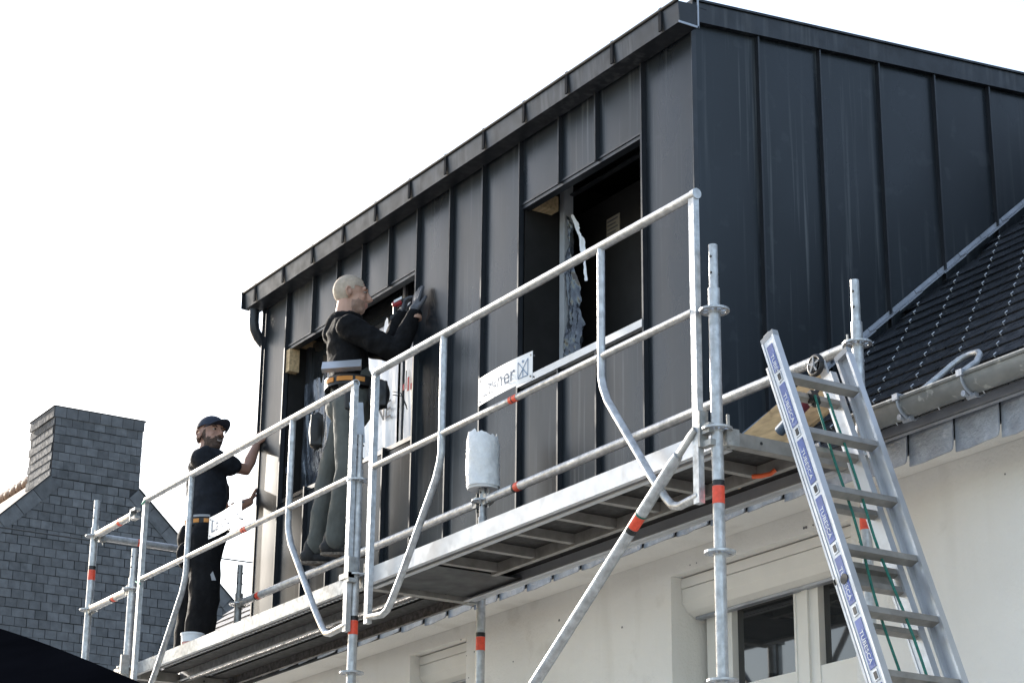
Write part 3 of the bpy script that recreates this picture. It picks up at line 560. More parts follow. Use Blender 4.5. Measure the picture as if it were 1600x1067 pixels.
# ------------------------------------------------------------------ ladder
ld = thing('extension_ladder', 'aluminium extension ladder with blue labelled rail leaning on the scaffold end', 'ladder', (1.8, .3, -4.1))
LD = V((.359, 0, -.933)).normalized(); LN = V((.933, 0, .359)).normalized()   # down the ladder / outward
L0 = V((.172, 0, .352))
def lpnt(t, n, y): p = L0+LD*t+LN*n; return V((p.x, y, p.z))
LEN = 4.78
def stile(n0, n1, y0, y1, t0, t1, flange):
    b = MB(); cy = (y0+y1)/2; c = lambda t, n, y: lpnt(t, n, y)
    def bar(na, nb, ya, yb): b.obox((c(t0, (na+nb)/2, (ya+yb)/2)+c(t1, (na+nb)/2, (ya+yb)/2))/2, LD*(t1-t0)/2, LN*(nb-na)/2, (0, (yb-ya)/2, 0))
    web = .004
    if flange > 0: bar(n0, n1, y0, y0+web); bar(n0, n0+.012, y0+web, y1); bar(n1-.012, n1, y0+web, y1)
    else: bar(n0, n1, y1-web, y1); bar(n0, n0+.012, y0, y1-web); bar(n1-.012, n1, y0, y1-web)
    bar(n0+.0, n0+.010, (y0-.003 if flange > 0 else y1), (y0 if flange > 0 else y1+.003)); bar(n1-.010, n1, (y0-.003 if flange > 0 else y1), (y0 if flange > 0 else y1+.003))
    return b.build('stile', ALU, ld)
sA = stile(.004, .082, .085, .112, .045, LEN, 1); stile(.004, .082, .462, .489, .045, LEN, -1)
sB = stile(-.044, -.004, .118, .142, .12, LEN-.3, 1); stile(-.078, -.004, .428, .456, .09, LEN-.3, 1)
MB().obox(lpnt(.034, .043, .0985), LD*.012, LN*.040, (0, .0145, 0)).tube([lpnt(.045, .01, .09), lpnt(.02, .03, .09), lpnt(.02, .06, .09), lpnt(.045, .078, .09)], .006, 8).build('end_cap', GREYF, ld)
MB().obox(lpnt(.034, .043, .4755), LD*.012, LN*.040, (0, .0145, 0)).build('end_cap', GREYF, ld)
t = .232; RT = []
while t < LEN-.1: RT.append(t); t += .2655
for t in RT:
    MB().obox(lpnt(t, .052, .285), LD*.013, LN*.021, (0, .176, 0)).obox(lpnt(t-.0145, .052, .285), LD*.0014, LN*.016, (0, .175, 0)).build('rung', ALUD, ld)
    MB().obox(lpnt(t, .045, .0845), LD*.021, LN*.013, (0, .0022, 0)).build('rung_collar', ALU, ld); MB().obox(lpnt(t, .045, .0830), LD*.014, LN*.008, (0, .0022, 0)).build('rung_hole', BLK, ld)
    MB().obox(lpnt(t, .05, .491), LD*.019, LN*.019, (0, .003, 0)).build('rung_collar', ALU, ld)
for t in RT[:-1]:
    MB().obox(lpnt(t+.012, -.028, .285), LD*.012, LN*.016, (0, .143, 0)).build('rung', ALUD, ld)
MB().obox(lpnt(RT[3]+.09, -.03, .285), LD*.012, LN*.016, (0, .17, 0)).obox(lpnt(RT[3]+.03, -.045, .32), LD*.05, LN*.002, (0, .10, 0)).build('latch_bar', ALUD, ld)
lb = .075
ts = [lb]+RT
for i in range(len(ts)-1):
    a, b = ts[i]+(.035 if i else 0), ts[i+1]-.030
    if b-a < .05: continue
    m = MB().obox(lpnt((a+b)/2, .043, .0838), LD*(b-a)/2, LN*.0175, (0, .0010, 0)).build('blue_label', BLU, ld)
    o_ = lpnt(a+.045, .0335, .0822); text('lettering', 'TUBESCA', .026, o_, LD, LN, WHT, m, .0003, sx=1.25)
MB().tube([lpnt(RT[3]+.13, .043, .080), lpnt(RT[3]+.13, .043, .086)], .020, 14).build('cover_plug', BLK, ld)
wc = V((.135, .405, .305)); wt = MB(); n = 24
wt.tube([wc+V((0, -.012, 0)), wc+V((0, .012, 0))], .026, 20); W = wt.build('guide_wheel', BLK, ld, smooth=40)
rim = MB(); rim.tube([wc+V((.038*math.cos(6.28318*k/n), 0, .038*math.sin(6.28318*k/n))) for k in range(n+1)], .0105, 8, cap=False); rim.build('tyre', BLK, W, smooth=60)
sp = MB()
for k in range(5): a = 6.28318*k/5+.3; sp.obox(wc+V((math.cos(a)*.018, -.014, math.sin(a)*.018)), V((math.cos(a), 0, math.sin(a)))*.016, V((-math.sin(a), 0, math.cos(a)))*.0035, (0, .002, 0))
sp.tube([wc+V((0, -.02, 0)), wc+V((0, -.012, 0))], .009, 10).build('spoke', GREYF, W)
MB().tube([wc+V((0, .0, 0)), wc+V((0, .03, 0))], .008, 8).obox(lpnt(.06, -.05, .44), LD*.05, LN*.02, (0, .006, 0)).build('wheel_bracket', GREYF, ld)
pc = lpnt(RT[0]+.035, -.01, .285)
MB().tube([pc+V((0, -.012, 0)), pc+V((0, .012, 0))], .024, 16).obox(pc+V((0, 0, .012)), LD*.03, LN*.012, (0, .018, 0)).build('pulley', BLK, ld, smooth=40)
def cord(y0, y1, n0, n1, ph):
    pts = []
    for i in range(40):
        t = RT[0]+.03+i*.112; u = i/39
        if t > LEN-.3: break
        pts.append(lpnt(t, lerp(n0, n1, u)+.006*math.sin(t*9+ph), lerp(y0, y1, u)+.012*math.sin(t*3.1+ph)))
    MB().tube(pts, .0055, 7).build('rope', GRN, ld, smooth=60)
cord(.262, .20, .012, .02, 0); cord(.312, .315, .045, .088, 2)
# ------------------------------------------------------------------ things lying on the deck end
bd_ = MB(); a_, b_ = V((-.57, .50, .050)), V((.02, .52, .245))
dd = (b_-a_).normalized(); nn_ = V((0, -.25, 1)); nn_ = (nn_-dd*nn_.dot(dd)).normalized(); s_ = dd.cross(nn_)
bd_.obox((a_+b_)/2+V((.03, 0, -.0)), dd*.345, s_*.016, nn_*.085); o = bd_.build('wooden_board', WOOD); tag(o, 'pine board tilted up on the deck behind the ladder', 'board')
cg = thing('sealant_gun', 'maroon and blue sealant tube lying by the pine board', 'sealant gun', (-.03, .47, .1))
MB().tube([(-.15, .44, .105), (-.05, .44, .150)], .024, 14).build('cartridge', BLC, cg, smooth=40); MB().tube([(-.048, .44, .151), (.045, .44, .192)], .0255, 14).build('sleeve', MAR, cg, smooth=40)
MB().tube([(-.075, .44, .139), (-.055, .44, .148)], .0262, 14).build('cap_ring', WHT, cg, smooth=40); MB().tube([(.045, .44, .192), (.10, .44, .217)], .010, 8).build('nozzle', BLK, cg, smooth=40)
bk = thing('bucket', 'white plastic tub with red mark on the deck by the worker in the cap', 'tub', (-5.70, .26, .024))
MB().tube([(-5.70, .26, .024), (-5.70, .26, .17)], [.060, .070], 22).tube([(-5.70, .26, .166), (-5.70, .26, .178)], .074, 22).build('tub', WHT, bk, smooth=40)
MB().tube([(-5.70, .26, .08), (-5.70, .26, .12)], [.0655, .068], 22, cap=False).build('print_band', mat('faded_red_print', (.5, .25, .22), .6, 0, .5, 25), bk, smooth=40)
# ------------------------------------------------------------------ neighbour house with slate hung gable
nh = thing('neighbour_house', 'neighbouring house with grey slate hung gable and broad slate chimney', 'house', (-31, 9, -4.1))
GX = -29.0
def zl(y): return 7.807+1.003*(y-7.334)
def zr(y): return 7.807-.912*(y-9.0)
gp = [(GX, 3.4, -4.1), (GX, 15.5, -4.1), (GX, 15.5, zr(15.5)), (GX, 9.0, 7.807), (GX, 8.15, 8.55), (GX, 7.334, 7.807), (GX, 3.4, zl(3.4))]
gw = MB().extr(gp, (-.3, 0, 0)).build('gable_wall', GSD, nh)
def gs_mb(w_, h_): m = MB(); t = .05; m.obox((0.012, 0, 0), (.0035, 0, 0), (0, w_/2, 0), V((-math.sin(t), 0, math.cos(t)))*h_/2); return m
gsm = [gs_mb(.204, .152).mesh('slate', GSL), gs_mb(.201, .150).mesh('slate', GSL), gs_mb(.207, .151).mesh('slate', GSL)]
bm_ = gs_mb(.204, .152); restg = MB(); cg_ = 0; cells = []
k = 0; z = 8.5
while z > -3.5:
    y = 3.5+(.11 if k % 2 else 0)+(.02*math.sin(k*2.3))
    while y < 15.4:
        zt_ = z+.08
        inside = (zt_ < zl(y-.1)-.02 and zt_ < zr(y+.1)-.02)
        chim = 7.36 < y < 8.98
        if inside and not (z > 7.80): cells.append((y, z))
        y += .214
    z -= .1605; k += 1
def score(c):   # the slates nearest the top and the camera side are in view
    y, z = c; return (6.3 < y < 11.6) and z > 4.2+max(0, (y-6.3))*0-.0
vis = sorted([c for c in cells if score(c)], key=lambda c: -c[1])[:290]; vs_ = set(vis)
for c in cells:
    p = V((GX, c[0]+random.uniform(-.004, .004), c[1]+random.uniform(-.005, .005)))
    if c in vs_: inst('slate', random.choice(gsm), gw, p, (random.uniform(-.012, .012), 0, 0))
    else: restg.add([v+p for v in bm_.v], bm_.f)
restg.build('slate_field', GSL, gw, kind='stuff')
# slates cut to the rake
for (ya, za, yb, zb, s) in ((7.334, 7.807, 3.4, zl(3.4), -1), (9.0, 7.807, 15.5, zr(15.5), 1)):
    d = V((0, yb-ya, zb-za)); ln_ = d.length; d.normalize(); nrm = V((1, 0, 0)).cross(d)*s; nrm = nrm if nrm.z < 0 else -nrm; n = int(ln_/.42)
    for i in range(n):
        c = V((GX+.024+.003*(i % 2), ya, za))+d*(i+.5)*ln_/n+nrm*.125; MB().obox(c, (.004, 0, 0), d*(ln_/n/2-.006), nrm*.125).build('verge_slate', GSL, nh)
    MB().obox(V((GX-.02, ya, za))+d*ln_/2-nrm*.012, (.07, 0, 0), d*ln_/2, nrm*.012).build('verge_capping', GSD, nh)
CX1 = -30.25; gsn = gs_mb(.102, .151).mesh('slate', GSL)
ch = MB().box(CX1, GX+.001, 7.334, 9.012, 6.5, 9.0).build('chimney', GSD, nh)
z = 8.83; k = 0
while z > 7.78:
    row = [(7.334+.106+.2095*i, gsm[(k+i) % 3]) for i in range(8)] if k % 2 else [(7.388, gsn)]+[(7.334+.211+.2095*i, gsm[(k+i) % 3]) for i in range(7)]+[(8.962, gsn)]
    for y, g_ in row: inst('slate', g_, ch, (GX+.003, y, z+random.uniform(-.004, .004)), (random.uniform(-.012, .012), 0, 0))
    x = GX-.10-(.05 if k % 2 else 0)
    while x > CX1+.05: inst('slate', gsm[k % 3], ch, (x, 7.334, z), (random.uniform(-.01, .01), 0, -math.pi/2)); x -= .214
    z -= .1605; k += 1
for i in range(8):
    y0 = 7.31+i*.2155; MB().box(GX+.012, GX+.036, y0, y0+.208, 8.905, 9.095).build('cap_slate', GSL, ch)
for i in range(6):
    x0 = GX-i*.21; MB().box(x0-.19, x0+.012, 7.292, 7.312, 8.905, 9.09).build('cap_slate', GSL, ch)
MB().box(CX1-.03, GX+.045, 7.28, 9.06, 9.096, 9.112).build('cap_lid', GSD, ch)
def nroof(s):
    if s < 0: P = [(8.15, 8.60), (3.0, zl(3.0)-.0)]
    else: P = [(8.15, 8.60), (15.6, zr(15.6))]
    (a, b), (c, d) = P; return [(GX-.02, a, b), (GX-.02, c, d), (GX-.02, c, d-.12), (GX-.02, a, b-.12)]
for s in (-1, 1): MB().extr(nroof(s), (-9, 0, 0)).build('roof_slope', TILE, nh)
for i in range(20): x0 = CX1-.1-i*.34; MB().tube([(x0, 8.15, 8.60), (x0-.17, 8.15, 8.64), (x0-.33, 8.15, 8.61)], [.11, .135, .11], 10).build('ridge_tile', TILE, nh, smooth=40)
MB().box(-38, GX-.3, 3.6, 15.3, -4.1, 5.2 if 0 else 1.0).build('wall', GSD, nh)
# overhead cable
pts = []
for i in range(25):
    u = i/24; y = lerp(-6, 15, u); pts.append((-20, y, 4.40+.0035*(y-4.2)**2*.6))
tag(MB().tube(pts, .011, 6).build('overhead_cable', BLK), 'thin black overhead cable sagging across in front of the slate gable', 'cable')
# ------------------------------------------------------------------ black canopy in the lower left corner
cn = thing('pop_up_canopy', 'black fabric canopy roof rising at the lower left corner', 'canopy', (-4.3, -2.6, -4.1))
pk = V((-4.35, -1.8, -.16)); k1 = V((-1.10, -1.80, -1.075))
kk = [k1, V((-3.9, -4.9, -1.3)), V((-7.6, -2.0, -1.2)), V((-4.6, -.45, -1.15))]
q = MB(); n = 12
for i in range(4):
    a, b = kk[i], kk[(i+1) % 4]; vs = []
    for j in range(n+1):
        for m in range(n+1):
            u, v = j/n, m/n; e = a.lerp(b, v); p = pk.lerp(e, u); p.z += .030*math.sin(math.pi*min(1, u*1.0))*(1-.6*math.sin(math.pi*v))-.03*math.sin(math.pi*v)*u; vs.append(p)
    q.add(vs, [(j*(n+1)+m, (j+1)*(n+1)+m, (j+1)*(n+1)+m+1, j*(n+1)+m+1) for j in range(n) for m in range(n)])
    q.add([a, b, b+V((0, 0, -.22)), a+V((0, 0, -.22))], [(0, 3, 2, 1)])
q.build('canopy_fabric', TARP, cn, smooth=60)
for c in kk: MB().box(c.x-.02, c.x+.02, c.y-.02, c.y+.02, -4.1, c.z-.03).build('leg', FRMD, cn)
# ------------------------------------------------------------------ people
K = V((.85, -.53, 0)).normalized(); F0 = V((.53, .85, 0)).normalized(); Z = V((0, 0, 1))
def head(b, c, f, u, s=1.):
    f = f.normalized(); u = (u-f*u.dot(f)).normalized(); r = f.cross(u)
    b.ell(c+u*.028*s-f*.012*s, f*.100*s, r*.078*s, u*.098*s); b.ell(c+f*.028*s-u*.028*s, f*.068*s, r*.064*s, u*.088*s); b.ell(c+f*.050*s-u*.090*s, f*.040*s, r*.040*s, u*.030*s)
    b.ell(c+f*.01*s-u*.075*s, f*.05*s, r*.058*s, u*.035*s)
    b.tube([c+f*.090*s+u*.028*s, c+f*.104*s+u*.004*s, c+f*.122*s-u*.022*s, c+f*.102*s-u*.034*s], [.008*s, .010*s, .014*s, .011*s], 8)
    b.ell(c+f*.104*s-u*.026*s, f*.012*s, r*.019*s, u*.009*s); b.tube([c+f*.078*s+u*.036*s-r*.048*s, c+f*.090*s+u*.040*s, c+f*.078*s+u*.036*s+r*.048*s], .0105*s, 8)
    b.ell(c+f*.096*s-u*.056*s, f*.010*s, r*.023*s, u*.0065*s); b.ell(c+f*.092*s-u*.069*s, f*.011*s, r*.020*s, u*.0065*s)
    for q_ in (-1, 1):
        e = c+r*.080*s*q_-f*.012*s-u*.008*s; b.tube([e+u*.030*s, e+u*.034*s-f*.012*s+r*q_*.010*s, e+u*.012*s-f*.022*s+r*q_*.016*s, e-u*.015*s-f*.012*s+r*q_*.010*s, e-u*.028*s+f*.002*s], .0072*s, 7)
        b.ell(e, f*.014*s, r*.006*s, u*.026*s); b.ell(c+f*.070*s-u*.018*s+r*q_*.038*s, f*.018*s, r*.016*s, u*.016*s)
    return f, r, u
def hand(b, w_, d, n, sd_, curl=.35, s=1., pad=0., thumb=.8, spread=.12):
    d = d.normalized(); n = (n-d*n.dot(d)).normalized(); t = d.cross(n)*sd_
    b.ell(w_+d*.048*s, d*.055*s, t*(.040*s+pad), n*(.0145*s+pad)); b.ell(w_+d*.075*s, d*.030*s, t*(.039*s+pad), n*(.012*s+pad))
    for i, (o_, L_) in enumerate(((.030, .074), (.010, .084), (-.010, .078), (-.029, .060))):
        p = w_+d*.088*s+t*o_*s; dr = (d+t*o_*spread*20*.4).normalized(); pts = [w_+d*.06*s+t*o_*s*.8, p]
        for j, fr in enumerate((.42, .32, .26)):
            dr = (dr*math.cos(curl)+n*math.sin(curl)*1.).normalized(); p = p+dr*L_*fr*s; pts.append(p)
        b.tube(pts, [.009*s+pad, .0095*s+pad, .0088*s+pad, .0082*s+pad, .0068*s+pad], 8); b.ell(pts[-1], (.0066*s+pad, 0, 0), (0, .0066*s+pad, 0), (0, 0, .0066*s+pad), 8, 6)
    th = (t*.75+d*.6+n*.25).normalized(); p = w_+d*.028*s+t*.022*s; p1 = p+th*.040*s*thumb; p2 = p1+(th+d*.5).normalized()*.032*s; p3 = p2+(d+n*.4).normalized()*.024*s
    b.tube([p, p1, p2, p3], [.014*s+pad, .0115*s+pad, .0098*s+pad, .0078*s+pad], 8); b.ell(p3, (.0075*s+pad, 0, 0), (0, .0075*s+pad, 0), (0, 0, .0075*s+pad), 8, 6)
def shoe(par, heel, toe, name='shoe', laces=True):
    heel, toe = V(heel), V(toe); d = (toe-heel).normalized(); s = d.cross(Z).normalized(); up = s.cross(d)
    b = MB(); b.ell(heel+d*.045+up*.045, d*.055, s*.038, up*.045); b.ell(heel.lerp(toe, .5)+up*.038, d*.10, s*.042, up*.038); b.ell(toe-d*.055+up*.030, d*.062, s*.048, up*.032)
    b.limb([heel+d*.05+up*.05, heel+d*.055+up*.115], [.044, .043])
    o = remesh(b, name, [SHOE], par, .007, 2); q = MB(); n = 18
    pl = [heel+d*((heel-toe).length/2*(1-math.cos(math.pi*i/(n/2)))/1.0*1.0) for i in range(n)]
    L_ = (toe-heel).length; pl = []
    for i in range(n):
        a = 2*math.pi*i/n; u = .5-.5*math.cos(a); wd = .040*(1-.25*math.sin(math.pi*u)) if 0 else (.034+.012*u); pl.append(heel+d*L_*u+s*wd*math.sin(a)*1.0+up*(-.004))
    q.extr(pl, up*.016); h = MB(); so_ = q.build('sole', SOLE, o)
    return o
# --- worker one
p1 = thing('person', 'worker with cropped pale hair, black sweatshirt and grey-green trousers reaching to window edge', 'person', (-4.85, .74, .53))
hc = V((-4.652, .735, 2.185)); ct = V((-4.575, .705, 1.90)); pel = V((-4.55, .71, 1.475))
fh = (F0*.99+K*-.10-Z*.04); SC = 1.04
sN, sF = V((-4.43, .615, 1.885)), V((-4.71, .795, 1.905)); eN, eF = V((-4.20, .835, 1.705)), V((-4.47, .90, 1.80)); wN, wF = V((-4.178, .925, 1.955)), V((-4.40, .962, 2.02))
hN, hF = V((-4.475, .66, 1.42)), V((-4.64, .76, 1.43)); kN, kF = V((-4.50, .675, 1.0)), V((-4.85, .725, 1.06)); aN, aF = V((-4.675, .705, .645)), V((-4.985, .735, .665))
b = MB(); fh, rh, uh = head(b, hc, fh, Z+F0*.10, SC)
b.limb([hc-uh*.05-fh*.02, V((-4.675, .71, 2.01))], [.064, .072]); b.ell(V((-4.66, .705, 2.0)), F0*.07, K*.10, Z*.045)
b.limb([V((-4.62, .69, 1.92)), V((-4.585, .685, 1.75)), V((-4.55, .70, 1.58)), pel], [.085, .09, .09, .10])
for s_, e_, w_ in ((sN, eN, wN), (sF, eF, wF)): b.limb([s_, e_, w_], [.045, .036, .028])
for h_, k_, a_ in ((hN, kN, aN), (hF, kF, aF)): b.limb([h_, k_, a_-Z*.04], [.075, .052, .038])
def reg1(p):
    q = p-hc; x, z_, y = q.dot(fh)/SC, q.dot(uh)/SC, q.dot(rh)/SC
    if q.length > .2: return 0
    j_ = .012*noise.noise(p*60); x += j_; z_ += j_
    if x > .085 and -.075 < z_ < -.048 and abs(y) < .024: return 2
    if z_ < -.040 and x > .005 and abs(y) < .08 and z_ > -.13 and not (x > .112): return 1
    return 0
remesh(b, 'body', [SKIN, STUB, LIP], p1, .0065, 2, region=reg1)
b = MB(); hcap = hc+uh*.028*SC-fh*.012*SC; b.ell(hcap, fh*.1012*SC, rh*.0795*SC, uh*.0995*SC, 34, 24)
b.v, b.f, b.m = b.v, [f for f in b.f if (lambda q: (q.dot(uh) > .012 and q.dot(fh) < .082-.0*q.dot(uh)) or (q.dot(fh) < -.005 and q.dot(uh) > -.075) or (q.dot(fh) < .030 and q.dot(uh) > -.012 and not (abs(q.dot(fh)) < .0)))(sum((b.v[i] for i in f), V())/len(f)-hcap)], []
b.m = [0]*len(b.f); b.build('cropped_hair', HAIRB, p1, smooth=80)
for s_ in (-1, 1):
    e = hc+fh*.079*SC+rh*.031*SC*s_+uh*.014*SC; MB().ell(e, fh*.012, rh*.010, uh*.005).build('eye', EYEW, p1, smooth=80); MB().ell(e+fh*.009, fh*.005, rh*.006, uh*.006).build('iris', EYEB, p1, smooth=80)
    MB().tube([e+uh*.020+fh*.006-rh*.020, e+uh*.026+fh*.012, e+uh*.020+fh*.006+rh*.020], .0045, 6).build('eyebrow', BEARD, p1, smooth=80)
b = MB()   # sweatshirt
b.limb([V((-4.66, .69, 1.97)), V((-4.60, .685, 1.85)), V((-4.57, .69, 1.70)), V((-4.545, .70, 1.575)), V((-4.54, .705, 1.535))], [.105, .158, .160, .148, .146], 20, sq=.74, up=F0)
b.ell(V((-4.60, .70, 1.90)), F0*.13, K*.20, Z*.10)
b.limb([sN, sN.lerp(eN, .5)-Z*.01, eN], [.080, .070, .060]); b.limb([eN, eN.lerp(wN, .5), wN-Z*.01], [.060, .052, .043]); b.limb([sF, eF], [.080, .060]); b.limb([eF, wF-Z*.01], [.064, .045])
b.tube([V((-4.66, .70, 2.03))+F0*(.085*math.cos(a))+K*(.088*math.sin(a))+Z*(.022*math.cos(a)-.018) for a in [6.2832*i/16 for i in range(17)]], .024, 8, cap=False); b.ell(V((-4.68, .665, 1.98)), F0*.070+Z*.030, K*.11, Z*.045-F0*.026); b.ell(V((-4.715, .63, 1.925)), F0*.040+Z*.01, K*.085, Z*.060)
remesh(b, 'hooded_sweatshirt', [HOOD], p1, .009, 9, disp=.010, dfreq=(8, 8, 11))
bp0 = V((-4.60, .69, 1.76))-F0*.150
for i in range(0): MB().obox(bp0+Z*(.09-i*.045)-K*(.0), F0*.010, K*(.030-.006*(i%2)), Z*.013).build('print_mark', GREYF, p1)
b = MB()   # trousers
b.limb([V((-4.54, .705, 1.57)), pel-Z*.03, V((-4.55, .71, 1.40))], [.140, .155, .13], 20, sq=.88, up=F0)
b.ell(V((-4.58, .655, 1.42)), F0*.09, K*.125, Z*.10)
b.limb([hN, hN.lerp(kN, .5), kN, kN.lerp(aN, .5), aN-Z*.015], [.100, .084, .070, .066, .066]); b.limb([hF, hF.lerp(kF, .5), kF, kF.lerp(aF, .5), aF-Z*.01], [.100, .084, .070, .066, .064])
remesh(b, 'trousers', [TRG], p1, .008, 4, disp=.007, dfreq=(9, 9, 6))
shoe(p1, (-4.735, .635, .538), (-4.60, .875, .530)); shoe(p1, (-5.03, .650, .545), (-4.90, .89, .535))
bl = MB(); n = 30; c0 = V((-4.535, .70, 1.545))
ring = lambda a, ra, rb, z_: c0+F0*ra*math.cos(a)+K*rb*math.sin(a)+Z*z_
def belt(c0, ra, rb, z0, z1, a0, a1, m, name, par, th=.006, n=24):
    q = MB(); vs = []
    for i in range(n+1):
        a = lerp(a0, a1, i/n)
        for rr, z_ in ((0, z0), (th, z0), (th, z1), (0, z1)): vs.append(c0+F0*(ra+rr)*math.cos(a)+K*(rb+rr)*math.sin(a)+Z*z_)
    q.add(vs, [(i*4+j, (i+1)*4+j, (i+1)*4+(j+1) % 4, i*4+(j+1) % 4) for i in range(n) for j in range(4)]+[(0, 1, 2, 3), (n*4+3, n*4+2, n*4+1, n*4)]); return q.build(name, m, par, smooth=40)
bt = belt(c0, .158, .168, -.03, .03, 0, 6.28, BLK, 'tool_belt', p1)
for a0, a1 in ((1.0, 1.35), (1.45, 2.05), (2.2, 2.65)): belt(c0, .1655, .1755, -.012, .016, a0, a1, ORNG, 'orange_stripe', bt, .004, 8)
def pouch(c, ex, ey, ez_, m, par, name='pouch'):
    b = MB(); b.ell(c, ex, ey, ez_); b.obox(c, ex*.75, ey*.75, ez_*.8); return remesh(b, name, [m], par, .007, 3)
pouch(V((-4.83, .625, 1.33)), F0*.050, K*.05, Z*.125, BLK, p1); pouch(V((-4.36, .80, 1.45))+K*.06, F0*.07, K*.05, Z*.10, BLK, p1); pouch(V((-4.45, .66, 1.42))+K*.06, F0*.045, K*.03, Z*.085, BLK, p1)
MB().tube([V((-4.36, .84, 1.45))+K*.08+F0*.05, V((-4.36, .84, 1.44))+K*.08+F0*.11, V((-4.36, .84, 1.38))+K*.08+F0*.135], .003, 6).tube([V((-4.36, .84, 1.47))+K*.08+F0*.05, V((-4.36, .84, 1.46))+K*.08+F0*.10, V((-4.36, .84, 1.36))+K*.08+F0*.14], .003, 6).build('drawstring', BLK, p1)
c = V((-4.42, .70, 1.25))+K*.115; MB().extr([c-F0*.055+Z*.13, c+F0*.03+Z*.13, c+F0*.05-Z*.12, c-F0*.002-Z*.12], K*.004).build('metal_plate', ZINC, p1)
c = V((-4.53, .685, 1.605))+K*.165-F0*.03       # folded metal offcut tucked above the belt
mo = MB(); mo.extr([c-F0*.125+Z*.050-Z*.01, c-F0*.125-Z*.030, c-F0*.125-Z*.024+K*.06], F0*.235+Z*.02).build('metal_profile', ALU, p1)
b = MB(); hand(b, wN+V((0, .0, -.0)), V((.02, .12, 1)), V((0, 1, -.05)), -1, .10, 1.08, .002, spread=.2); b.limb([wN-Z*.02, wN+Z*.03], [.035, .034]); g_ = remesh(b, 'glove', [GLOVE], p1, .0048, 1)
b = MB(); hand(b, wF, V((.25, .1, .95)), V((.6, .75, 0)), 1, .75, 1.05, .002); b.limb([wF-Z*.02, wF+Z*.02], [.036, .034]); remesh(b, 'glove', [GLOVE], p1, .0048, 1)
MB().tube([wN-Z*.035, wN-Z*.012], .047, 14).build('cuff', SKIN, p1, smooth=40)
tl = thing('power_tool', 'small red and black power tool held up at the left window', 'power tool', (-4.38, .985, 2.08))
TS = .62; tc_ = V((-4.40, .93, 2.095)); td = V((.75, .45, .30)).normalized()
MB().tube([tc_-td*.036, tc_-td*.030, tc_+td*.022, tc_+td*.030], [.014, .021, .021, .015], 14).build('motor_housing', mat('red_casing', (.38, .03, .04), .4), tl, smooth=40); MB().tube([tc_+td*.030, tc_+td*.055], [.014, .009], 12).build('chuck', BLK, tl, smooth=40)
MB().tube([tc_-td*.02, tc_-td*.02-Z*.07], .013, 10).obox(tc_-td*.02-Z*.08, td*.026, td.cross(Z).normalized()*.016, Z*.014).build('handle', BLK, tl, smooth=40); MB().obox(tc_+Z*.012-K*-.028, td*.03, K*.004, Z*.008).build('casing_stripe', WHT, tl)
# --- worker two
p2 = thing('person', 'smiling bearded worker in navy cap, charcoal t-shirt and black work trousers', 'person', (-6.4, .55, .024))
hc = V((-6.420, .615, 1.700)); fh = F0*.66+K*.70+Z*.10; SC = 1.04
sN, sF = V((-6.285, .515, 1.485)), V((-6.55, .69, 1.49)); eN, eF = V((-6.335, .85, 1.478)), V((-6.643, .85, 1.25)); wN, wF = V((-6.425, .955, 1.685)), V((-6.505, .965, 1.31))
pel = V((-6.30, .57, .985)); hN, hF = V((-6.22, .52, .93)), V((-6.38, .62, .95)); kN, kF = V((-6.15, .52, .56)), V((-6.50, .60, .60)); aN, aF = V((-6.22, .52, .14)), V((-6.585, .60, .14))
b = MB(); fh, rh, uh = head(b, hc, fh, Z+F0*.08, SC); b.limb([hc-uh*.05-fh*.02, V((-6.45, .60, 1.545))], [.062, .068]); b.ell(V((-6.44, .60, 1.53)), F0*.07, K*.10, Z*.045)
b.limb([V((-6.42, .60, 1.47)), V((-6.36, .60, 1.30)), V((-6.31, .58, 1.10)), pel], [.085, .09, .09, .10])
for s_, e_, w_ in ((sN, eN, wN), (sF, eF, wF)): b.limb([s_, s_.lerp(e_, .6), e_, e_.lerp(w_, .35), w_], [.046, .044, .040, .043, .029])
for h_, k_, a_ in ((hN, kN, aN), (hF, kF, aF)): b.limb([h_, k_, a_-Z*.04], [.075, .052, .038])
hand(b, wN, V((-.10, .25, .95)), V((-.4, .9, -.1)), -1, .35, 1.0, thumb=1.1, spread=.25); hand(b, wF, V((.10, .35, .85)), V((.3, .9, -.1)), 1, .4, 1.0)
def reg2(p):
    q = p-hc; x, z_, y = q.dot(fh)/SC, q.dot(uh)/SC, q.dot(rh)/SC
    if q.length > .17: return 0
    j_ = .010*noise.noise(p*60); x += j_; z_ += j_
    if x > .088 and -.067 < z_ < -.058 and abs(y) < .016: return 2
    if z_ < -.036 and x > .0 and abs(y) < .085 and not (x > .112 and z_ > -.04) and not (.045 < x < .098 and z_ > -.05 and abs(y) < .05 and abs(y) > .03): return 1
    if -.012 < x < .028 and -.04 <= z_ < .02 and .05 < abs(y) < .073: return 1
    return 0
remesh(b, 'body', [SKIN2, BEARD, EYEW], p2, .0058, 2, region=reg2)
for s_ in (-1, 1):
    e = hc+fh*.079*SC+rh*.031*SC*s_+uh*.012*SC; MB().ell(e, fh*.012, rh*.011, uh*.006).build('eye', EYEW, p2, smooth=80); MB().ell(e+fh*.009, fh*.005, rh*.007, uh*.007).build('iris', EYEB, p2, smooth=80)
    MB().tube([e+uh*.019+fh*.006-rh*.022, e+uh*.024+fh*.013, e+uh*.019+fh*.006+rh*.022], .0055, 6).build('eyebrow', BEARD, p2, smooth=80)
cc = hc+uh*.045*SC-fh*.010*SC; b = MB(); b.ell(cc, fh*.112*SC, rh*.090*SC, uh*.092*SC, 28, 18); b.f = [f for f in b.f if (sum((b.v[i] for i in f), V())/len(f)-cc).dot(uh) > -.004-.20*max(0, -(sum((b.v[i] for i in f), V())/len(f)-cc).dot(fh))]; b.m = [0]*len(b.f)
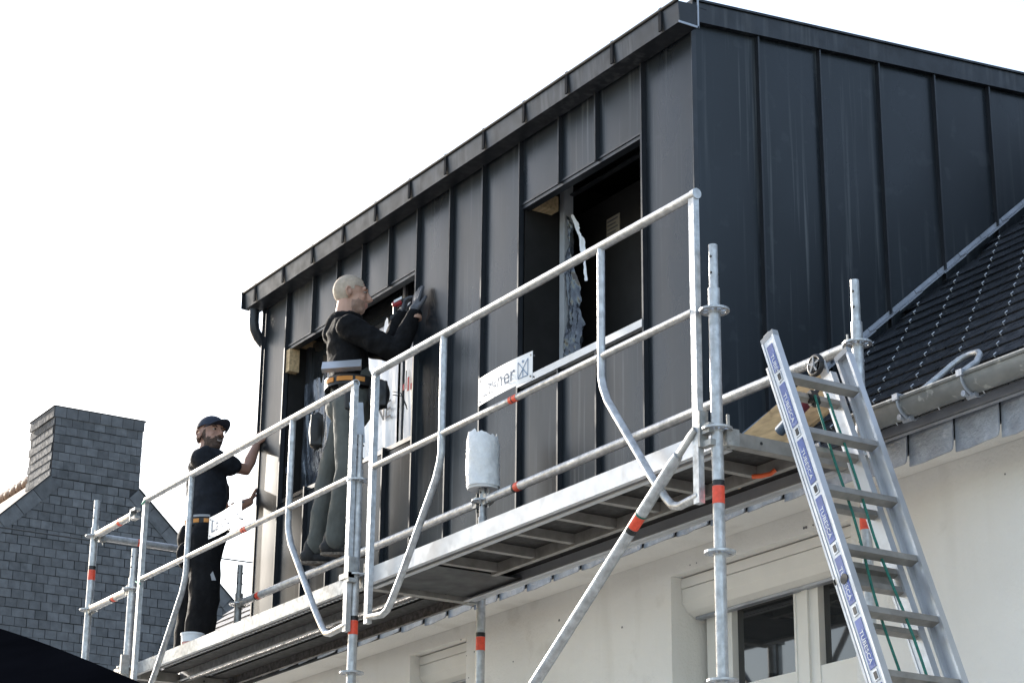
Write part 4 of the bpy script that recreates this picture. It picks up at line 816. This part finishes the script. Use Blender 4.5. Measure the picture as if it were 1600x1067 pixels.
cp = b.build('cap', NAVY, p2, smooth=80)
q = MB(); vs = []; n = 14
for j in range(5):
    for i in range(n+1):
        a = lerp(-1.25, 1.25, i/n); rr = lerp(.086, .108, math.cos(a))*SC; ex = .078*math.cos(a*.95)*j/4; vs.append(cc+fh*(math.cos(a)*.108*SC+ex)+rh*math.sin(a)*.088*SC+uh*(.004-.012*(math.sin(a)**2)*2+.012*j/4*math.cos(a)))
m1 = len(vs); vs += [v-uh*.005 for v in vs]
q.add(vs, [(j*(n+1)+i, (j+1)*(n+1)+i, (j+1)*(n+1)+i+1, j*(n+1)+i+1) for j in range(4) for i in range(n)]+[(m1+j*(n+1)+i, m1+j*(n+1)+i+1, m1+(j+1)*(n+1)+i+1, m1+(j+1)*(n+1)+i) for j in range(4) for i in range(n)]+[(4*(n+1)+i, m1+4*(n+1)+i, m1+4*(n+1)+i+1, 4*(n+1)+i+1) for i in range(n)])
q.build('peak', NAVY, cp, smooth=60); MB().tube([cc+uh*.094*SC, cc+uh*.100*SC], .008, 8).build('cap_button', NAVY, cp)
b = MB()
for i in range(9): a = lerp(1.9, 4.4, i/8); p = hc+fh*math.cos(a)*.092+rh*math.sin(a)*.080-uh*.015; b.ell(p, fh*.018, rh*.018, uh*.030+rh*.0)
for i in range(5): b.ell(hc-fh*(.092+.006*math.sin(i*3))-uh*(.035+.012*i)+rh*.02*math.sin(i*2), fh*.016, rh*.02, uh*.012)
remesh(b, 'hair', [BEARD], p2, .006, 1)
b = MB()
b.limb([V((-6.44, .595, 1.505)), V((-6.40, .59, 1.38)), V((-6.345, .585, 1.20)), V((-6.31, .575, 1.05)), V((-6.305, .573, 1.0))], [.10, .155, .150, .140, .142], 20, sq=.84, up=F0)
b.ell(V((-6.425, .60, 1.465)), F0*.12, K*.19, Z*.085); b.limb([sN, sN.lerp(eN, .62)], [.088, .070]); b.limb([sF, sF.lerp(eF, .62)], [.085, .070])
remesh(b, 'tshirt', [TEE], p2, .009, 7, disp=.010, dfreq=(8, 8, 9))
b = MB(); b.limb([V((-6.305, .573, 1.04)), pel-Z*.03, V((-6.30, .57, .90))], [.135, .150, .13], 20, sq=.88, up=F0); b.ell(V((-6.35, .49, .95)), F0*.09, K*.13, Z*.11)
b.limb([hN, hN.lerp(kN, .5), kN, kN.lerp(aN, .5), aN-Z*.03], [.115, .105, .098, .095, .090]); b.limb([hF, hF.lerp(kF, .5), kF, kF.lerp(aF, .5), aF-Z*.03], [.115, .105, .098, .095, .090]); b.ell(V((-6.24, .40, .80)), F0*.05, K*.06, Z*.09)
remesh(b, 'trousers', [TRB], p2, .009, 4, disp=.008, dfreq=(8, 8, 6))
shoe(p2, (-6.25, .47, .030), (-6.12, .70, .030)); shoe(p2, (-6.62, .50, .030), (-6.52, .73, .030))
c0 = V((-6.305, .573, 1.035)); bt = belt(c0, .152, .160, -.022, .022, 0, 6.28, BLK, 'belt', p2)
for a0, a1 in ((.45, .95), (1.35, 1.55), (1.75, 2.0), (2.3, 2.5)): belt(c0, .159, .167, -.012, .014, a0, a1, ORNG, 'orange_stripe', bt, .004, 8)
belt(c0, .160, .170, -.075, -.055, 1.1, 2.2, ORNG, 'orange_stripe', bt, .004, 10); belt(c0, .160, .170, .025, .04, 1.3, 2.0, GREYF, 'grey_stripe', bt, .004, 10)
c = V((-6.17, .55, .62))+K*.105+F0*.03; MB().extr([c-F0*.03, c+F0*.035, c+F0*.01+Z*.06], K*.004).build('trouser_patch', GREYF, p2)
